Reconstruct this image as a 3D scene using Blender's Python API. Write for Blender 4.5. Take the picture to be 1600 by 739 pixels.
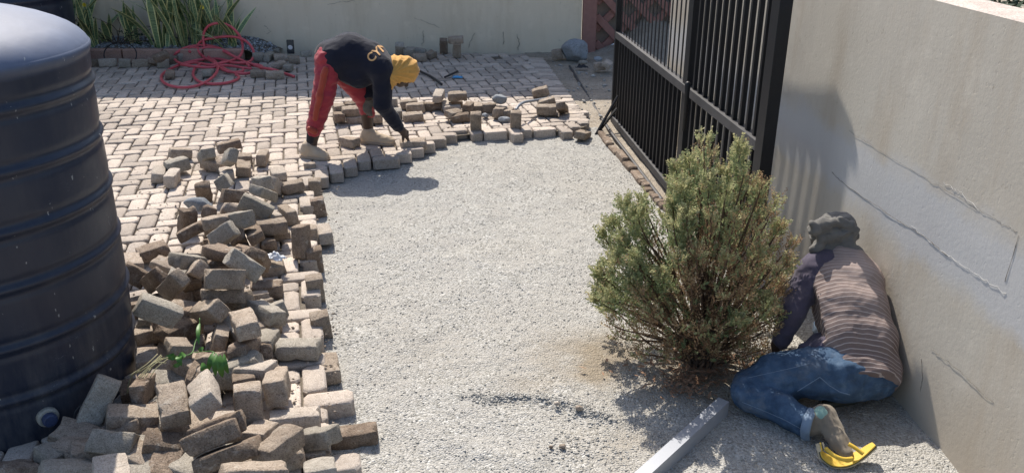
import bpy, bmesh, math, random
import numpy as np
from mathutils import Vector, Matrix, Quaternion, noise as mnoise
from mathutils.bvhtree import BVHTree

for o in list(bpy.data.objects): bpy.data.objects.remove(o)
SC = bpy.context.scene
COL = SC.collection
rad = math.radians
rng = np.random.default_rng(7)
random.seed(7)

# ---------------------------------------------------------------- camera
CAM_H, FPX, PITCH = 1.85, 1303.0, rad(23.3)
cd = bpy.data.cameras.new('camera'); cam = bpy.data.objects.new('camera', cd); COL.objects.link(cam)
cam.location = (0, 0, CAM_H); cam.rotation_euler = (rad(90) - PITCH, 0, 0)
cd.sensor_width = 36; cd.sensor_fit = 'HORIZONTAL'; cd.lens = FPX / 1600 * 36
cd.clip_start = .05; cd.clip_end = 500
SC.camera = cam

# ---------------------------------------------------------------- sky and sun
SUN_EL, SUN_AZ = rad(50.5), math.atan2(-.30, 1.0)      # the sun stands behind the far wall, a little left
w = bpy.data.worlds.new('World'); SC.world = w; w.use_nodes = True
nt = w.node_tree; nt.nodes.clear()
sky = nt.nodes.new('ShaderNodeTexSky'); sky.sky_type = 'NISHITA'; sky.sun_disc = False
sky.sun_elevation = SUN_EL; sky.sun_rotation = SUN_AZ; sky.altitude = 60; sky.dust_density = 2.0; sky.ozone_density = 1.0
bg = nt.nodes.new('ShaderNodeBackground'); bg.inputs['Strength'].default_value = .125
wo = nt.nodes.new('ShaderNodeOutputWorld')
nt.links.new(sky.outputs[0], bg.inputs[0]); nt.links.new(bg.outputs[0], wo.inputs[0])
sd = bpy.data.lights.new('sun', 'SUN'); sd.energy = 4.3; sd.angle = rad(.38); sd.color = (1.0, .93, .83)
so = bpy.data.objects.new('sun', sd); COL.objects.link(so)
sun_dir = Vector((math.sin(SUN_AZ) * math.cos(SUN_EL), math.cos(SUN_AZ) * math.cos(SUN_EL), math.sin(SUN_EL)))
so.rotation_euler = (-sun_dir).to_track_quat('-Z', 'Y').to_euler(); so.location = sun_dir * 30
SC.view_settings.view_transform = 'Standard'; SC.view_settings.look = 'None'
SC.view_settings.exposure = .60; SC.view_settings.gamma = 1.0

# ---------------------------------------------------------------- pixel of the photograph -> place in the world
_F = np.array([0, math.cos(PITCH), -math.sin(PITCH)]); _U = np.array([0, math.sin(PITCH), math.cos(PITCH)]); _R = np.array([1., 0, 0])
_C = np.array([0, 0, CAM_H])
def ray(x, y): return _R * (x - 800) / FPX + _U * (369.5 - y) / FPX + _F
def P(x, y, z=0.0):                       # on the level z
    d = ray(x, y); return _C + d * (z - CAM_H) / d[2]
def PY(x, y, Y):                          # on the upright plane at distance Y
    d = ray(x, y); return _C + d * (Y / d[1])
def proj(p):
    v = np.asarray(p, float) - _C; q = v @ _F
    return 800 + FPX * (v @ _R) / q, 369.5 - FPX * (v @ _U) / q
GZ = -.07                                 # level of the gravel; the top of the paving is 0

# ---------------------------------------------------------------- bookkeeping
def tag(o, label=None, cat=None, group=None, kind=None):
    if label: o['label'] = label
    if cat: o['category'] = cat
    if group: o['group'] = group
    if kind: o['kind'] = kind
    return o
def link(name, me, m=None, parent=None):
    o = bpy.data.objects.new(name, me); COL.objects.link(o)
    if m is not None and me is not None and hasattr(me, 'materials') and not me.materials:
        me.materials.append(m)
    if parent is not None: o.parent = parent
    return o
def empty(name, loc=(0, 0, 0)):
    o = bpy.data.objects.new(name, None); COL.objects.link(o); o.location = loc; o.empty_display_size = .1
    return o
def mesh(name, V, Fc, smooth=False, attr=None):
    me = bpy.data.meshes.new(name)
    me.from_pydata([tuple(v) for v in V], [], [tuple(f) for f in Fc]); me.update()
    if smooth: me.polygons.foreach_set('use_smooth', [True] * len(me.polygons))
    if attr is not None:
        for k, a in attr.items():
            at = me.attributes.new(k, 'FLOAT', 'POINT'); at.data.foreach_set('value', np.asarray(a, dtype=np.float32))
    return me
def mesh_np(name, V, Q, smooth=False, attr=None):       # big meshes, faces all of one size
    V = np.asarray(V, np.float32); Q = np.asarray(Q, np.int32); n = Q.shape[1]
    me = bpy.data.meshes.new(name)
    me.vertices.add(len(V)); me.vertices.foreach_set('co', V.ravel())
    me.loops.add(Q.size); me.loops.foreach_set('vertex_index', Q.ravel())
    me.polygons.add(len(Q)); me.polygons.foreach_set('loop_start', np.arange(len(Q), dtype=np.int32) * n)
    me.polygons.foreach_set('loop_total', np.full(len(Q), n, np.int32))
    if smooth: me.polygons.foreach_set('use_smooth', np.ones(len(Q), bool))
    me.update(calc_edges=True)
    if attr is not None:
        for k, a in attr.items():
            at = me.attributes.new(k, 'FLOAT', 'POINT'); at.data.foreach_set('value', np.asarray(a, dtype=np.float32))
    return me

# ---------------------------------------------------------------- noise in numpy
_T = np.random.default_rng(3).random(65536).astype(np.float32)
def _h(i, j, k): return _T[(i * 7349 + j * 9151 + k * 31337) & 65535]
def vnoise(p, s=0):
    p = np.asarray(p, np.float32); i = np.floor(p).astype(np.int64); f = p - i; f = f * f * (3 - 2 * f); i = i + s * 17
    x, y, z = i[..., 0], i[..., 1], i[..., 2]; u, v, q = f[..., 0], f[..., 1], f[..., 2]
    def L(a, b, t): return a + (b - a) * t
    a = L(L(_h(x, y, z), _h(x + 1, y, z), u), L(_h(x, y + 1, z), _h(x + 1, y + 1, z), u), v)
    b = L(L(_h(x, y, z + 1), _h(x + 1, y, z + 1), u), L(_h(x, y + 1, z + 1), _h(x + 1, y + 1, z + 1), u), v)
    return (L(a, b, q) - .5) * 2
_RN = [np.linalg.qr(np.random.default_rng(40 + k).normal(size=(3, 3)))[0].astype(np.float32) for k in range(4)]
def fbm(p, s=0, o=4):
    r = 0; a = 1.0; p = np.asarray(p, np.float32)
    for k in range(o): r = r + a * vnoise((p @ _RN[k % 4]) * (1.0 if k == 0 else 2.03 ** k), s + k); a *= .5
    return r

# ---------------------------------------------------------------- smooth solids: union of tapered capsules, meshed with surface nets
def sdf_eval(p, prims, k):
    d = None
    for q in prims:
        if q[0] == 'c':
            a = np.array(q[1], np.float32); b = np.array(q[2], np.float32); ra, rb = q[3], q[4]
            ab = b - a; t = np.clip(((p - a) @ ab) / max(float(ab @ ab), 1e-9), 0, 1)
            e = np.linalg.norm(p - a - t[..., None] * ab, axis=-1) - (ra + (rb - ra) * t)
            kk = q[5] if len(q) > 5 else k
        elif q[0] == 'e':
            c = np.array(q[1], np.float32); r = np.array(q[2], np.float32); pl = p - c
            if len(q) > 3 and q[3] is not None: pl = pl @ np.array(q[3], np.float32)
            n = np.linalg.norm(pl / r, axis=-1); e = (n - 1) * float(r.min()) * .5 + (n - 1) * float(np.median(r)) * .5
            kk = q[4] if len(q) > 4 else k
        elif q[0] == 'cut':                    # remove the side the normal points to, inside a ball
            c = np.array(q[1], np.float32); n = np.array(q[2], np.float32); n = n / np.linalg.norm(n)
            e = (p - c) @ n; ball = np.linalg.norm(p - c, axis=-1) - q[3]
            d = np.maximum(d, np.minimum(e, 9) * (ball < 0) + np.where(ball < 0, 0, -9)); continue
        elif q[0] == 'sub':                    # carve with a capsule
            a = np.array(q[1], np.float32); b = np.array(q[2], np.float32)
            ab = b - a; t = np.clip(((p - a) @ ab) / max(float(ab @ ab), 1e-9), 0, 1)
            e = np.linalg.norm(p - a - t[..., None] * ab, axis=-1) - (q[3] + (q[4] - q[3]) * t)
            d = np.maximum(d, -e); continue
        if d is None: d = e
        else:
            hh = np.clip(.5 + .5 * (d - e) / kk, 0, 1); d = d * (1 - hh) + e * hh - kk * hh * (1 - hh)
    return d
def surfnet(prims, h, k=.02, pad=.03):
    pts = []
    for q in prims:
        if q[0] == 'c':
            r = max(q[3], q[4]); pts += [np.array(q[1]) - r, np.array(q[1]) + r, np.array(q[2]) - r, np.array(q[2]) + r]
        elif q[0] == 'e':
            r = max(q[2]) if len(q) > 3 and q[3] is not None else np.array(q[2]); pts += [np.array(q[1]) - r, np.array(q[1]) + r]
    lo = np.min(pts, 0) - pad; hi = np.max(pts, 0) + pad
    n = np.ceil((hi - lo) / h).astype(int) + 1
    ax = [lo[i] + h * np.arange(n[i]) for i in range(3)]
    v = np.empty(n, np.float32)
    for i0 in range(0, n[0], 24):
        X, Y, Z = np.meshgrid(ax[0][i0:i0 + 24], ax[1], ax[2], indexing='ij')
        v[i0:i0 + 24] = sdf_eval(np.stack([X, Y, Z], -1).astype(np.float32), prims, k)
    ins = v < 0
    c = np.zeros(n - 1, np.int8)
    offs = [(i, j, l) for i in (0, 1) for j in (0, 1) for l in (0, 1)]
    for (i, j, l) in offs: c += ins[i:n[0] - 1 + i, j:n[1] - 1 + j, l:n[2] - 1 + l]
    act = (c > 0) & (c < 8); idx = np.full(n - 1, -1, np.int64); A = np.argwhere(act); idx[act] = np.arange(len(A))
    val = {o: v[A[:, 0] + o[0], A[:, 1] + o[1], A[:, 2] + o[2]] for o in offs}
    S = np.zeros((len(A), 3)); N = np.zeros(len(A))
    for a in offs:
        for d in range(3):
            if a[d] == 0:
                b = list(a); b[d] = 1; b = tuple(b); va, vb = val[a], val[b]; m = (va < 0) != (vb < 0)
                t = np.where(m, va / np.where(m, va - vb, 1), 0); pt = np.tile(np.array(a, float), (len(A), 1)); pt[:, d] = t
                S += pt * m[:, None]; N += m
    V = lo + (A + S / N[:, None]) * h
    F = []
    for d in range(3):
        e = [(1, 2), (2, 0), (0, 1)][d]
        s0 = [slice(0, n[i] - 1) if i == d else slice(1, n[i] - 1) for i in range(3)]
        s1 = [slice(1, n[i]) if i == d else slice(1, n[i] - 1) for i in range(3)]
        a = ins[tuple(s0)]; b = ins[tuple(s1)]; W = np.argwhere(a != b); fl = a[tuple(W.T)]
        base = W.copy(); base[:, e[0]] += 1; base[:, e[1]] += 1
        def g(u, w_):
            q = base.copy(); q[:, e[0]] -= u; q[:, e[1]] -= w_; return idx[tuple(q.T)]
        q = np.stack([g(0, 0), g(1, 0), g(1, 1), g(0, 1)], 1)
        q[~fl] = q[~fl][:, ::-1]; F.append(q)
    F = np.concatenate(F); F = F[(F >= 0).all(1)]
    return V.astype(np.float32), F
def vnormals(V, Q):
    N = np.zeros_like(V); a = V[Q[:, 2]] - V[Q[:, 0]]; b = V[Q[:, 3]] - V[Q[:, 1]] if Q.shape[1] == 4 else V[Q[:, 2]] - V[Q[:, 1]]
    f = np.cross(a, b)
    for k in range(Q.shape[1]): np.add.at(N, Q[:, k], f)
    return N / np.maximum(np.linalg.norm(N, axis=1, keepdims=True), 1e-9)
def relax(V, Q, it=2):
    for _ in range(it):
        S = np.zeros_like(V); c = np.zeros(len(V))
        for k in range(4):
            np.add.at(S, Q[:, k], V[Q[:, (k + 1) % 4]] + V[Q[:, (k + 3) % 4]]); np.add.at(c, Q[:, k], 2)
        V = V * .5 + .5 * S / c[:, None]
    return V
def solid(name, prims, m, parent=None, h=.008, k=.02, folds=None, smooth_it=1, attr=None, disp=None):
    V, Q = surfnet(prims, h, k); V = relax(V, Q, smooth_it)
    if folds:
        N = vnormals(V, Q)
        for amp, fr, seed in folds:
            V = V + N * (amp * (1 - 2 * np.abs(fbm(V * np.array(fr), seed, 2))))[:, None]
    if disp: V = V + vnormals(V, Q) * disp(V)[:, None]
    at = attr(V) if attr else None
    return link(name, mesh_np(name, V, Q, True, at), m, parent)

# ---------------------------------------------------------------- plain shapes
class MB:
    def __init__(s): s.V = []; s.F = []; s.A = []
    def add(s, V, F, a=0.0):
        n = len(s.V); s.V += [tuple(v) for v in V]; s.F += [tuple(i + n for i in f) for f in F]; s.A += [a] * len(V)
    def box(s, c, size, M=None, bev=0.0, a=0.0):
        hx, hy, hz = [q / 2 for q in size]; c = np.array(c, float)
        if bev <= 0:
            V = [np.array((x, y, z)) for x in (-hx, hx) for y in (-hy, hy) for z in (-hz, hz)]
            F = [(0, 1, 3, 2), (4, 6, 7, 5), (0, 4, 5, 1), (2, 3, 7, 6), (0, 2, 6, 4), (1, 5, 7, 3)]
        else:
            V, F = bevbox(hx, hy, hz, bev)
        if M is not None: M = np.array(M); V = [M @ v for v in V]
        s.add([v + c for v in V], F, a)
    def tube(s, pts, r, n=8, cap=True, a=0.0, closed=False):
        pts = [np.array(p, float) for p in pts]; m = len(pts); rs = r if hasattr(r, '__len__') else [r] * m
        V = []; up = None
        for i, p in enumerate(pts):
            if closed: t = pts[(i + 1) % m] - pts[i - 1]
            else: t = pts[min(i + 1, m - 1)] - pts[max(i - 1, 0)]
            t = t / (np.linalg.norm(t) + 1e-12)
            if up is None: up = np.array((0, 0, 1.)) if abs(t[2]) < .9 else np.array((1., 0, 0))
            u = up - t * (up @ t); u = u / (np.linalg.norm(u) + 1e-12); up = u; w_ = np.cross(t, u)
            for q in range(n):
                an = 2 * math.pi * q / n; V.append(p + rs[i] * (math.cos(an) * u + math.sin(an) * w_))
        F = []
        for i in range(m if closed else m - 1):
            i2 = (i + 1) % m
            for q in range(n): F.append((i * n + q, i * n + (q + 1) % n, i2 * n + (q + 1) % n, i2 * n + q))
        if cap and not closed: F += [tuple(range(n))[::-1], tuple(range((m - 1) * n, m * n))]
        s.add(V, F, a)
    def lathe(s, prof, c, n=64, a=0.0):
        V = []; F = []
        for (r, z) in prof:
            for q in range(n): an = 2 * math.pi * q / n; V.append((c[0] + r * math.cos(an), c[1] + r * math.sin(an), c[2] + z))
        for i in range(len(prof) - 1):
            for q in range(n): F.append((i * n + q, i * n + (q + 1) % n, (i + 1) * n + (q + 1) % n, (i + 1) * n + q))
        s.add(V, F, a)
    def build(s, name, m, parent=None, smooth=False, attr=False):
        return link(name, mesh(name, s.V, s.F, smooth, {'tint': s.A} if attr else None), m, parent)
def bevbox(hx, hy, hz, b):
    V = []; idx = {}
    for sx in (-1, 1):
        for sy in (-1, 1):
            for sz in (-1, 1):
                for k in range(3):
                    p = [sx * (hx - b), sy * (hy - b), sz * (hz - b)]; p[k] += (sx, sy, sz)[k] * b
                    idx[(sx, sy, sz, k)] = len(V); V.append(np.array(p))
    F = []
    def orient(f, out):
        n = np.cross(V[f[1]] - V[f[0]], V[f[2]] - V[f[0]])
        return tuple(f) if n @ np.array(out) > 0 else tuple(f[::-1])
    for k in range(3):
        a, c = [(1, 2), (0, 2), (0, 1)][k]
        for s in (-1, 1):
            f = []
            for (u, v) in ((-1, -1), (1, -1), (1, 1), (-1, 1)):
                q = [0, 0, 0]; q[k] = s; q[a] = u; q[c] = v; f.append(idx[(*q, k)])
            o = [0, 0, 0]; o[k] = s; F.append(orient(f, o))
    for (k1, k2) in ((0, 1), (0, 2), (1, 2)):
        k3 = 3 - k1 - k2
        for s1 in (-1, 1):
            for s2 in (-1, 1):
                f = []
                for (s3, k) in ((-1, k1), (1, k1), (1, k2), (-1, k2)):
                    q = [0, 0, 0]; q[k1] = s1; q[k2] = s2; q[k3] = s3; f.append(idx[(*q, k)])
                o = [0, 0, 0]; o[k1] = s1; o[k2] = s2; F.append(orient(f, o))
    for sx in (-1, 1):
        for sy in (-1, 1):
            for sz in (-1, 1): F.append(orient([idx[(sx, sy, sz, k)] for k in range(3)], (sx, sy, sz)))
    return V, F
def spline(pts, n=8, closed=False):
    pts = [np.array(p, float) for p in pts]; m = len(pts); out = []
    for i in range(m if closed else m - 1):
        g = (lambda j: pts[j % m]) if closed else (lambda j: pts[min(max(j, 0), m - 1)])
        a, b, c, d = g(i - 1), g(i), g(i + 1), g(i + 2)
        for k in range(n):
            t = k / n; out.append(.5 * ((2 * b) + (c - a) * t + (2 * a - 5 * b + 4 * c - d) * t * t + (3 * b - a - 3 * c + d) * t ** 3))
    if not closed: out.append(pts[-1])
    return out
def rotz(a): c, s = math.cos(a), math.sin(a); return np.array([[c, -s, 0], [s, c, 0], [0, 0, 1]])

# ---------------------------------------------------------------- materials
def newmat(name):
    m = bpy.data.materials.new(name); m.use_nodes = True
    nt = m.node_tree; nt.nodes.clear()
    o = nt.nodes.new('ShaderNodeOutputMaterial'); b = nt.nodes.new('ShaderNodeBsdfPrincipled')
    nt.links.new(b.outputs[0], o.inputs[0]); return m, nt, b
class NB:
    def __init__(s, nt): s.nt = nt
    def n(s, t, **kw):
        x = s.nt.nodes.new(t)
        for k, v in kw.items(): setattr(x, k, v)
        return x
    def l(s, a, b): s.nt.links.new(a, b)
    def co(s, kind='Object'): return s.n('ShaderNodeTexCoord').outputs[kind]
    def mp(s, v, sc=(1, 1, 1), rot=(0, 0, 0)):
        m = s.n('ShaderNodeMapping'); m.inputs['Scale'].default_value = sc; m.inputs['Rotation'].default_value = rot; s.l(v, m.inputs[0]); return m.outputs[0]
    def noise(s, v, scale, det=4, rough=.55, dist=0):
        x = s.n('ShaderNodeTexNoise'); x.inputs['Scale'].default_value = scale; x.inputs['Detail'].default_value = det
        x.inputs['Roughness'].default_value = rough; x.inputs['Distortion'].default_value = dist; s.l(v, x.inputs['Vector']); return x.outputs['Fac']
    def vor(s, v, scale, out='Distance', feat='F1'):
        x = s.n('ShaderNodeTexVoronoi'); x.feature = feat; x.inputs['Scale'].default_value = scale; s.l(v, x.inputs['Vector']); return x.outputs[out]
    def ramp(s, f, stops):
        r = s.n('ShaderNodeValToRGB'); e = r.color_ramp.elements
        while len(e) < len(stops): e.new(.5)
        for i, (p, c) in enumerate(stops):
            e[i].position = p; e[i].color = (*c, 1) if len(c) == 3 else c
        s.l(f, r.inputs[0]); return r.outputs[0]
    def mix(s, f, a, b, mode='MIX'):
        x = s.n('ShaderNodeMix'); x.data_type = 'RGBA'; x.blend_type = mode
        if isinstance(f, (int, float)): x.inputs[0].default_value = f
        else: s.l(f, x.inputs[0])
        for i, q in ((6, a), (7, b)):
            if isinstance(q, tuple): x.inputs[i].default_value = (*q, 1)
            else: s.l(q, x.inputs[i])
        return x.outputs[2]
    def math(s, op, a, b=0.0, c=None):
        x = s.n('ShaderNodeMath'); x.operation = op
        for i, q in enumerate((a, b) if c is None else (a, b, c)):
            if isinstance(q, (int, float)): x.inputs[i].default_value = q
            else: s.l(q, x.inputs[i])
        return x.outputs[0]
    def attr(s, name): x = s.n('ShaderNodeAttribute'); x.attribute_name = name; return x.outputs['Fac']
    def rnd(s): return s.n('ShaderNodeObjectInfo').outputs['Random']
    def bump(s, hgt, strength, dist, bsdf):
        b = s.n('ShaderNodeBump'); b.inputs['Strength'].default_value = strength; b.inputs['Distance'].default_value = dist
        s.l(hgt, b.inputs['Height']); s.l(b.outputs[0], bsdf.inputs['Normal'])
def set_rough(b, r, spec=.35):
    b.inputs['Roughness'].default_value = r; b.inputs['Specular IOR Level'].default_value = spec

def stone_mat(name, ca, cb, dark, light=None, scale=60, bump=.5, dist=.003, rnd=0.0, tint=0.0, tintcols=None, blotch=9, fleck=.35, sand=0.0):
    m, nt, b = newmat(name); N = NB(nt); co = N.co()
    off = N.n('ShaderNodeVectorMath', operation='ADD'); N.l(co, off.inputs[0])
    sc = N.n('ShaderNodeVectorMath', operation='SCALE'); sc.inputs[0].default_value = (7.3, 3.1, 5.7); N.l(N.rnd(), sc.inputs['Scale']); N.l(sc.outputs[0], off.inputs[1])
    v = off.outputs[0]
    n1 = N.noise(v, blotch, 5, .6); n2 = N.noise(v, scale, 6, .7); n3 = N.noise(v, scale * 3.2, 3, .6)
    c = N.ramp(n1, [(.32, ca), (.68, cb)])
    c = N.mix(N.math('MULTIPLY', N.ramp(n2, [(.30, (1, 1, 1)), (.52, (0, 0, 0))]), .70), c, dark)
    n4 = N.noise(v, scale * 4.5, 4, .75)
    c = N.mix(N.math('MULTIPLY', N.ramp(n4, [(.38, (1, 1, 1)), (.50, (0, 0, 0))]), .75), c, tuple(q * .62 for q in dark))
    if light: c = N.mix(N.math('MULTIPLY', N.ramp(n3, [(.52, (0, 0, 0)), (.66, (1, 1, 1))]), fleck), c, light)
    if sand: c = N.mix(N.math('MULTIPLY', N.ramp(N.noise(v, 17, 6, .75, .6), [(.56, (0, 0, 0)), (.64, (1, 1, 1))]), sand), c, (.50, .46, .40))
    if tint:
        t = N.attr('tint'); c = N.mix(N.math('MULTIPLY', t, 1.0), c, tintcols) if tintcols else N.mix(1.0, c, N.ramp(t, [(0, (1 - tint,) * 3), (1, (1 + tint,) * 3)]), 'MULTIPLY')
    if rnd:
        c = N.mix(1.0, c, N.ramp(N.rnd(), [(0, (1 - rnd, 1 - rnd * 1.05, 1 - rnd * 1.1)), (.5, (1, 1, 1)), (1, (1 + rnd, 1 + rnd, 1 + rnd * 1.1))]), 'MULTIPLY')
    N.l(c, b.inputs['Base Color']); set_rough(b, .92, .2)
    hgt = N.math('ADD', N.math('MULTIPLY', n2, 1.0), N.math('ADD', N.math('MULTIPLY', n3, .5), N.math('MULTIPLY', n4, .35))); N.bump(hgt, bump, dist, b)
    return m
def cloth_mat(name, col, var=.25, scale=14, weave=900, dirt=None, rough=.9, dirtamt=.5):
    m, nt, b = newmat(name); N = NB(nt); co = N.co()
    n1 = N.noise(co, scale, 5, .6)
    c = N.mix(n1, tuple(q * (1 - var) for q in col), tuple(min(1, q * (1 + var)) for q in col))
    if dirt: c = N.mix(N.math('MULTIPLY', N.ramp(N.noise(co, 7, 6, .65), [(.48, (0, 0, 0)), (.75, (1, 1, 1))]), dirtamt), c, dirt)
    N.l(c, b.inputs['Base Color']); set_rough(b, rough, .2)
    try: b.inputs['Sheen Weight'].default_value = .15
    except Exception: pass
    h = N.math('ADD', N.noise(co, 45, 4), N.math('MULTIPLY', N.noise(co, weave, 2), .35)); N.bump(h, .5, .004, b)
    return m
def plain(name, col, rough=.5, metal=0.0, spec=.4, nz=.0, scale=30, bump=0, dist=.002):
    m, nt, b = newmat(name); N = NB(nt)
    b.inputs['Metallic'].default_value = metal; set_rough(b, rough, spec)
    n = N.noise(N.co(), scale, 5, .6)
    c = N.mix(n, tuple(max(0, q * (1 - nz)) for q in col), tuple(min(1, q * (1 + nz)) for q in col))
    N.l(c, b.inputs['Base Color'])
    if bump: N.bump(n, bump, dist, b)
    return m

M = {}
BR = []   # loose brick tones
BR.append(stone_mat('brick_tan', (.31, .25, .195), (.43, .36, .29), (.15, .115, .085), (.50, .44, .37), 45, .95, .008, rnd=.2, blotch=11, sand=.45))
BR.append(stone_mat('brick_brown', (.19, .14, .105), (.30, .235, .18), (.09, .068, .05), (.40, .34, .27), 42, .95, .008, rnd=.18, blotch=13, sand=.45))
BR.append(stone_mat('brick_grey', (.31, .28, .235), (.41, .375, .32), (.17, .15, .12), (.52, .49, .43), 50, .95, .008, rnd=.15, blotch=9, sand=.45))
BR.append(stone_mat('brick_pale', (.43, .37, .31), (.54, .475, .405), (.24, .20, .16), (.60, .56, .50), 48, .95, .008, rnd=.12, blotch=9, sand=.45))
M['paver'] = stone_mat('paver_worn', (.43, .365, .31), (.52, .45, .385), (.28, .235, .195), (.62, .59, .54), 55, .6, .004, tint=.24, blotch=7, fleck=.4)
M['joint'] = stone_mat('joint_sand', (.13, .11, .085), (.20, .17, .135), (.09, .075, .06), None, 70, .8, .006)
M['rock'] = stone_mat('grey_stone', (.24, .26, .28), (.33, .35, .37), (.17, .18, .19), (.42, .44, .46), 30, .5, .004, rnd=.1)
M['kerb_red'] = stone_mat('kerb_red', (.40, .25, .20), (.48, .32, .26), (.28, .18, .15), None, 40, .6, .004)
M['dirt'] = stone_mat('dirt', (.30, .255, .20), (.42, .37, .30), (.18, .15, .115), (.5, .47, .42), 22, .9, .012, blotch=3)

def gravel_mat():
    m, nt, b = newmat('gravel'); N = NB(nt); co = N.co()
    big = N.noise(co, 1.1, 5, .6); mid = N.noise(co, 6, 5, .65)
    v1 = N.vor(co, 125, 'Color'); vd = N.vor(co, 125); v2 = N.vor(co, 260, 'Color'); vd2 = N.vor(co, 260)
    s = N.n('ShaderNodeSeparateColor'); N.l(v1, s.inputs[0]); s2 = N.n('ShaderNodeSeparateColor'); N.l(v2, s2.inputs[0])
    c = N.ramp(s.outputs[0], [(0, (.23, .224, .20)), (.3, (.36, .352, .325)), (.75, (.44, .432, .405)), (1, (.60, .59, .56))])
    cf = N.ramp(s2.outputs[1], [(0, (.27, .26, .235)), (.6, (.41, .398, .37)), (1, (.54, .53, .50))])
    c = N.mix(N.ramp(mid, [(.42, (0, 0, 0)), (.6, (1, 1, 1))]), c, cf)
    c = N.mix(N.math('MULTIPLY', N.ramp(big, [(.40, (0, 0, 0)), (.75, (1, 1, 1))]), .22), c, (.45, .41, .34))
    c = N.mix(N.math('MULTIPLY', N.attr('soil'), .85), c, (.28, .23, .165))
    N.l(c, b.inputs['Base Color']); set_rough(b, .95, .15)
    h = N.math('ADD', N.math('MULTIPLY', vd, -1.0), N.math('MULTIPLY', vd2, -.45)); h = N.math('ADD', h, N.math('MULTIPLY', N.noise(co, 60, 3), .5))
    N.bump(h, .85, .008, b); return m
M['gravel'] = gravel_mat()
M['pebble'] = stone_mat('pebble', (.35, .345, .32), (.42, .41, .385), (.27, .265, .245), (.53, .52, .49), 30, .3, .002, tint=.26)
M['pebble_brown'] = stone_mat('pebble_brown', (.27, .22, .175), (.38, .32, .265), (.15, .12, .09), None, 30, .3, .002, tint=.4)
M['bedstone'] = stone_mat('bed_stone', (.26, .28, .30), (.42, .44, .46), (.15, .16, .17), (.52, .54, .56), 30, .3, .002, tint=.5)

def wall_mat(name, ca, cb, stain, cracks, seedscale=1.0, pit=.42):
    m, nt, b = newmat(name); N = NB(nt); co = N.co()
    n1 = N.noise(co, .9 * seedscale, 6, .6, .4); n2 = N.noise(co, 60, 5, .65); n3 = N.noise(co, 7, 5, .65)
    c = N.ramp(n1, [(.3, ca), (.7, cb)])
    st = N.noise(N.mp(co, (3.2, 3.2, .55)), 1.3, 6, .7)
    c = N.mix(N.math('MULTIPLY', N.ramp(st, [(.5, (0, 0, 0)), (.72, (1, 1, 1))]), .5), c, stain)
    c = N.mix(N.math('MULTIPLY', N.ramp(n3, [(.55, (0, 0, 0)), (.72, (1, 1, 1))]), .35), c, tuple(min(1, q * 1.18) for q in cb))
    spk = N.noise(co, 28, 3, .8)
    c = N.mix(N.math('MULTIPLY', N.ramp(spk, [(.27, (1, 1, 1)), (.35, (0, 0, 0))]), .45), c, tuple(q * .55 for q in stain))
    N.l(c, b.inputs['Base Color']); set_rough(b, .93, .15)
    h = N.math('ADD', N.math('MULTIPLY', n2, .7), N.math('MULTIPLY', n3, .35)); h = N.math('ADD', h, N.math('MULTIPLY', N.ramp(N.noise(co, 45, 2, .5), [(.25, (0, 0, 0)), (.36, (1, 1, 1))]), .22))
    N.bump(h, pit * .8, .004, b); return m, nt, b, N, co, c
def right_wall():
    m, nt, b, N, co, c = wall_mat('rendered_wall', (.46, .42, .36), (.54, .505, .44), (.40, .33, .25), True)
    sep = N.n('ShaderNodeSeparateXYZ'); N.l(co, sep.inputs[0])
    # the smoother grey repair band between two levels, darker brown foot
    z = N.math('ADD', sep.outputs[2], N.math('MULTIPLY', N.math('SUBTRACT', N.noise(co, 3.0, 6, .65), .5), .30))
    band = N.ramp(z, [(.50, (0, 0, 0)), (.58, (1, 1, 1)), (.76, (1, 1, 1)), (.86, (0, 0, 0))])
    c = N.mix(N.math('MULTIPLY', band, .8), c, (.50, .505, .515))
    foot = N.ramp(z, [(.0, (1, 1, 1)), (.28, (0, 0, 0))])
    c = N.mix(N.math('MULTIPLY', foot, .5), c, (.41, .335, .25))
    N.l(c, b.inputs['Base Color']); return m
M['wall_right'] = right_wall()
M['wall_back'] = wall_mat('cream_wall', (.66, .575, .44), (.74, .655, .52), (.55, .46, .33), True, .7, .3)[0]
M['wall_top'] = stone_mat('wall_top', (.50, .42, .37), (.62, .54, .48), (.36, .3, .26), None, 30, .5, .004)
M['crack'] = plain('crack_dark', (.13, .115, .10), .95, nz=.3)
M['mortar'] = plain('mortar_ridge', (.55, .54, .52), .95, nz=.2, bump=.4, scale=60)
M['black_steel'] = plain('black_steel', (.008, .009, .012), .5, 0, .35, nz=.35, scale=40, bump=.15)
M['steel_dusty'] = plain('dusty_steel', (.055, .054, .057), .55, .1, .5, nz=.5, scale=14, bump=.2)
M['alu'] = plain('aluminium', (.40, .42, .46), .38, .4, .5, nz=.10, scale=8)
M['hose'] = plain('red_hose', (.60, .10, .12), .45, 0, .45, nz=.25, scale=18)
M['black_rubber'] = plain('black_rubber', (.022, .022, .026), .5, nz=.3)
M['phone_body'] = plain('phone_body', (.02, .02, .028), .25)
M['phone_spot'] = plain('phone_spot', (.75, .74, .78), .4)
M['white_plastic'] = plain('white_plastic', (.68, .71, .75), .35, nz=.15, scale=60, bump=.6, dist=.006)
M['blue_plastic'] = plain('blue_plastic', (.05, .32, .62), .35, nz=.3, scale=60, bump=.6, dist=.006)
M['grey_pipe'] = plain('grey_pipe', (.22, .24, .27), .45, nz=.2)
M['lattice'] = plain('lattice_block', (.30, .155, .13), .85, nz=.3, scale=20, bump=.4)
M['lattice_back'] = plain('lattice_wall', (.30, .25, .21), .9, nz=.25, scale=8, bump=.3)
M['skin'] = plain('dark_skin', (.055, .034, .026), .5, nz=.2, scale=25)
M['plug_old'] = plain('plug_collar', (.30, .29, .25), .7, nz=.35, scale=40)
M['plug'] = plain('plug_cap', (.035, .05, .11), .55, nz=.6, scale=60)

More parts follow.
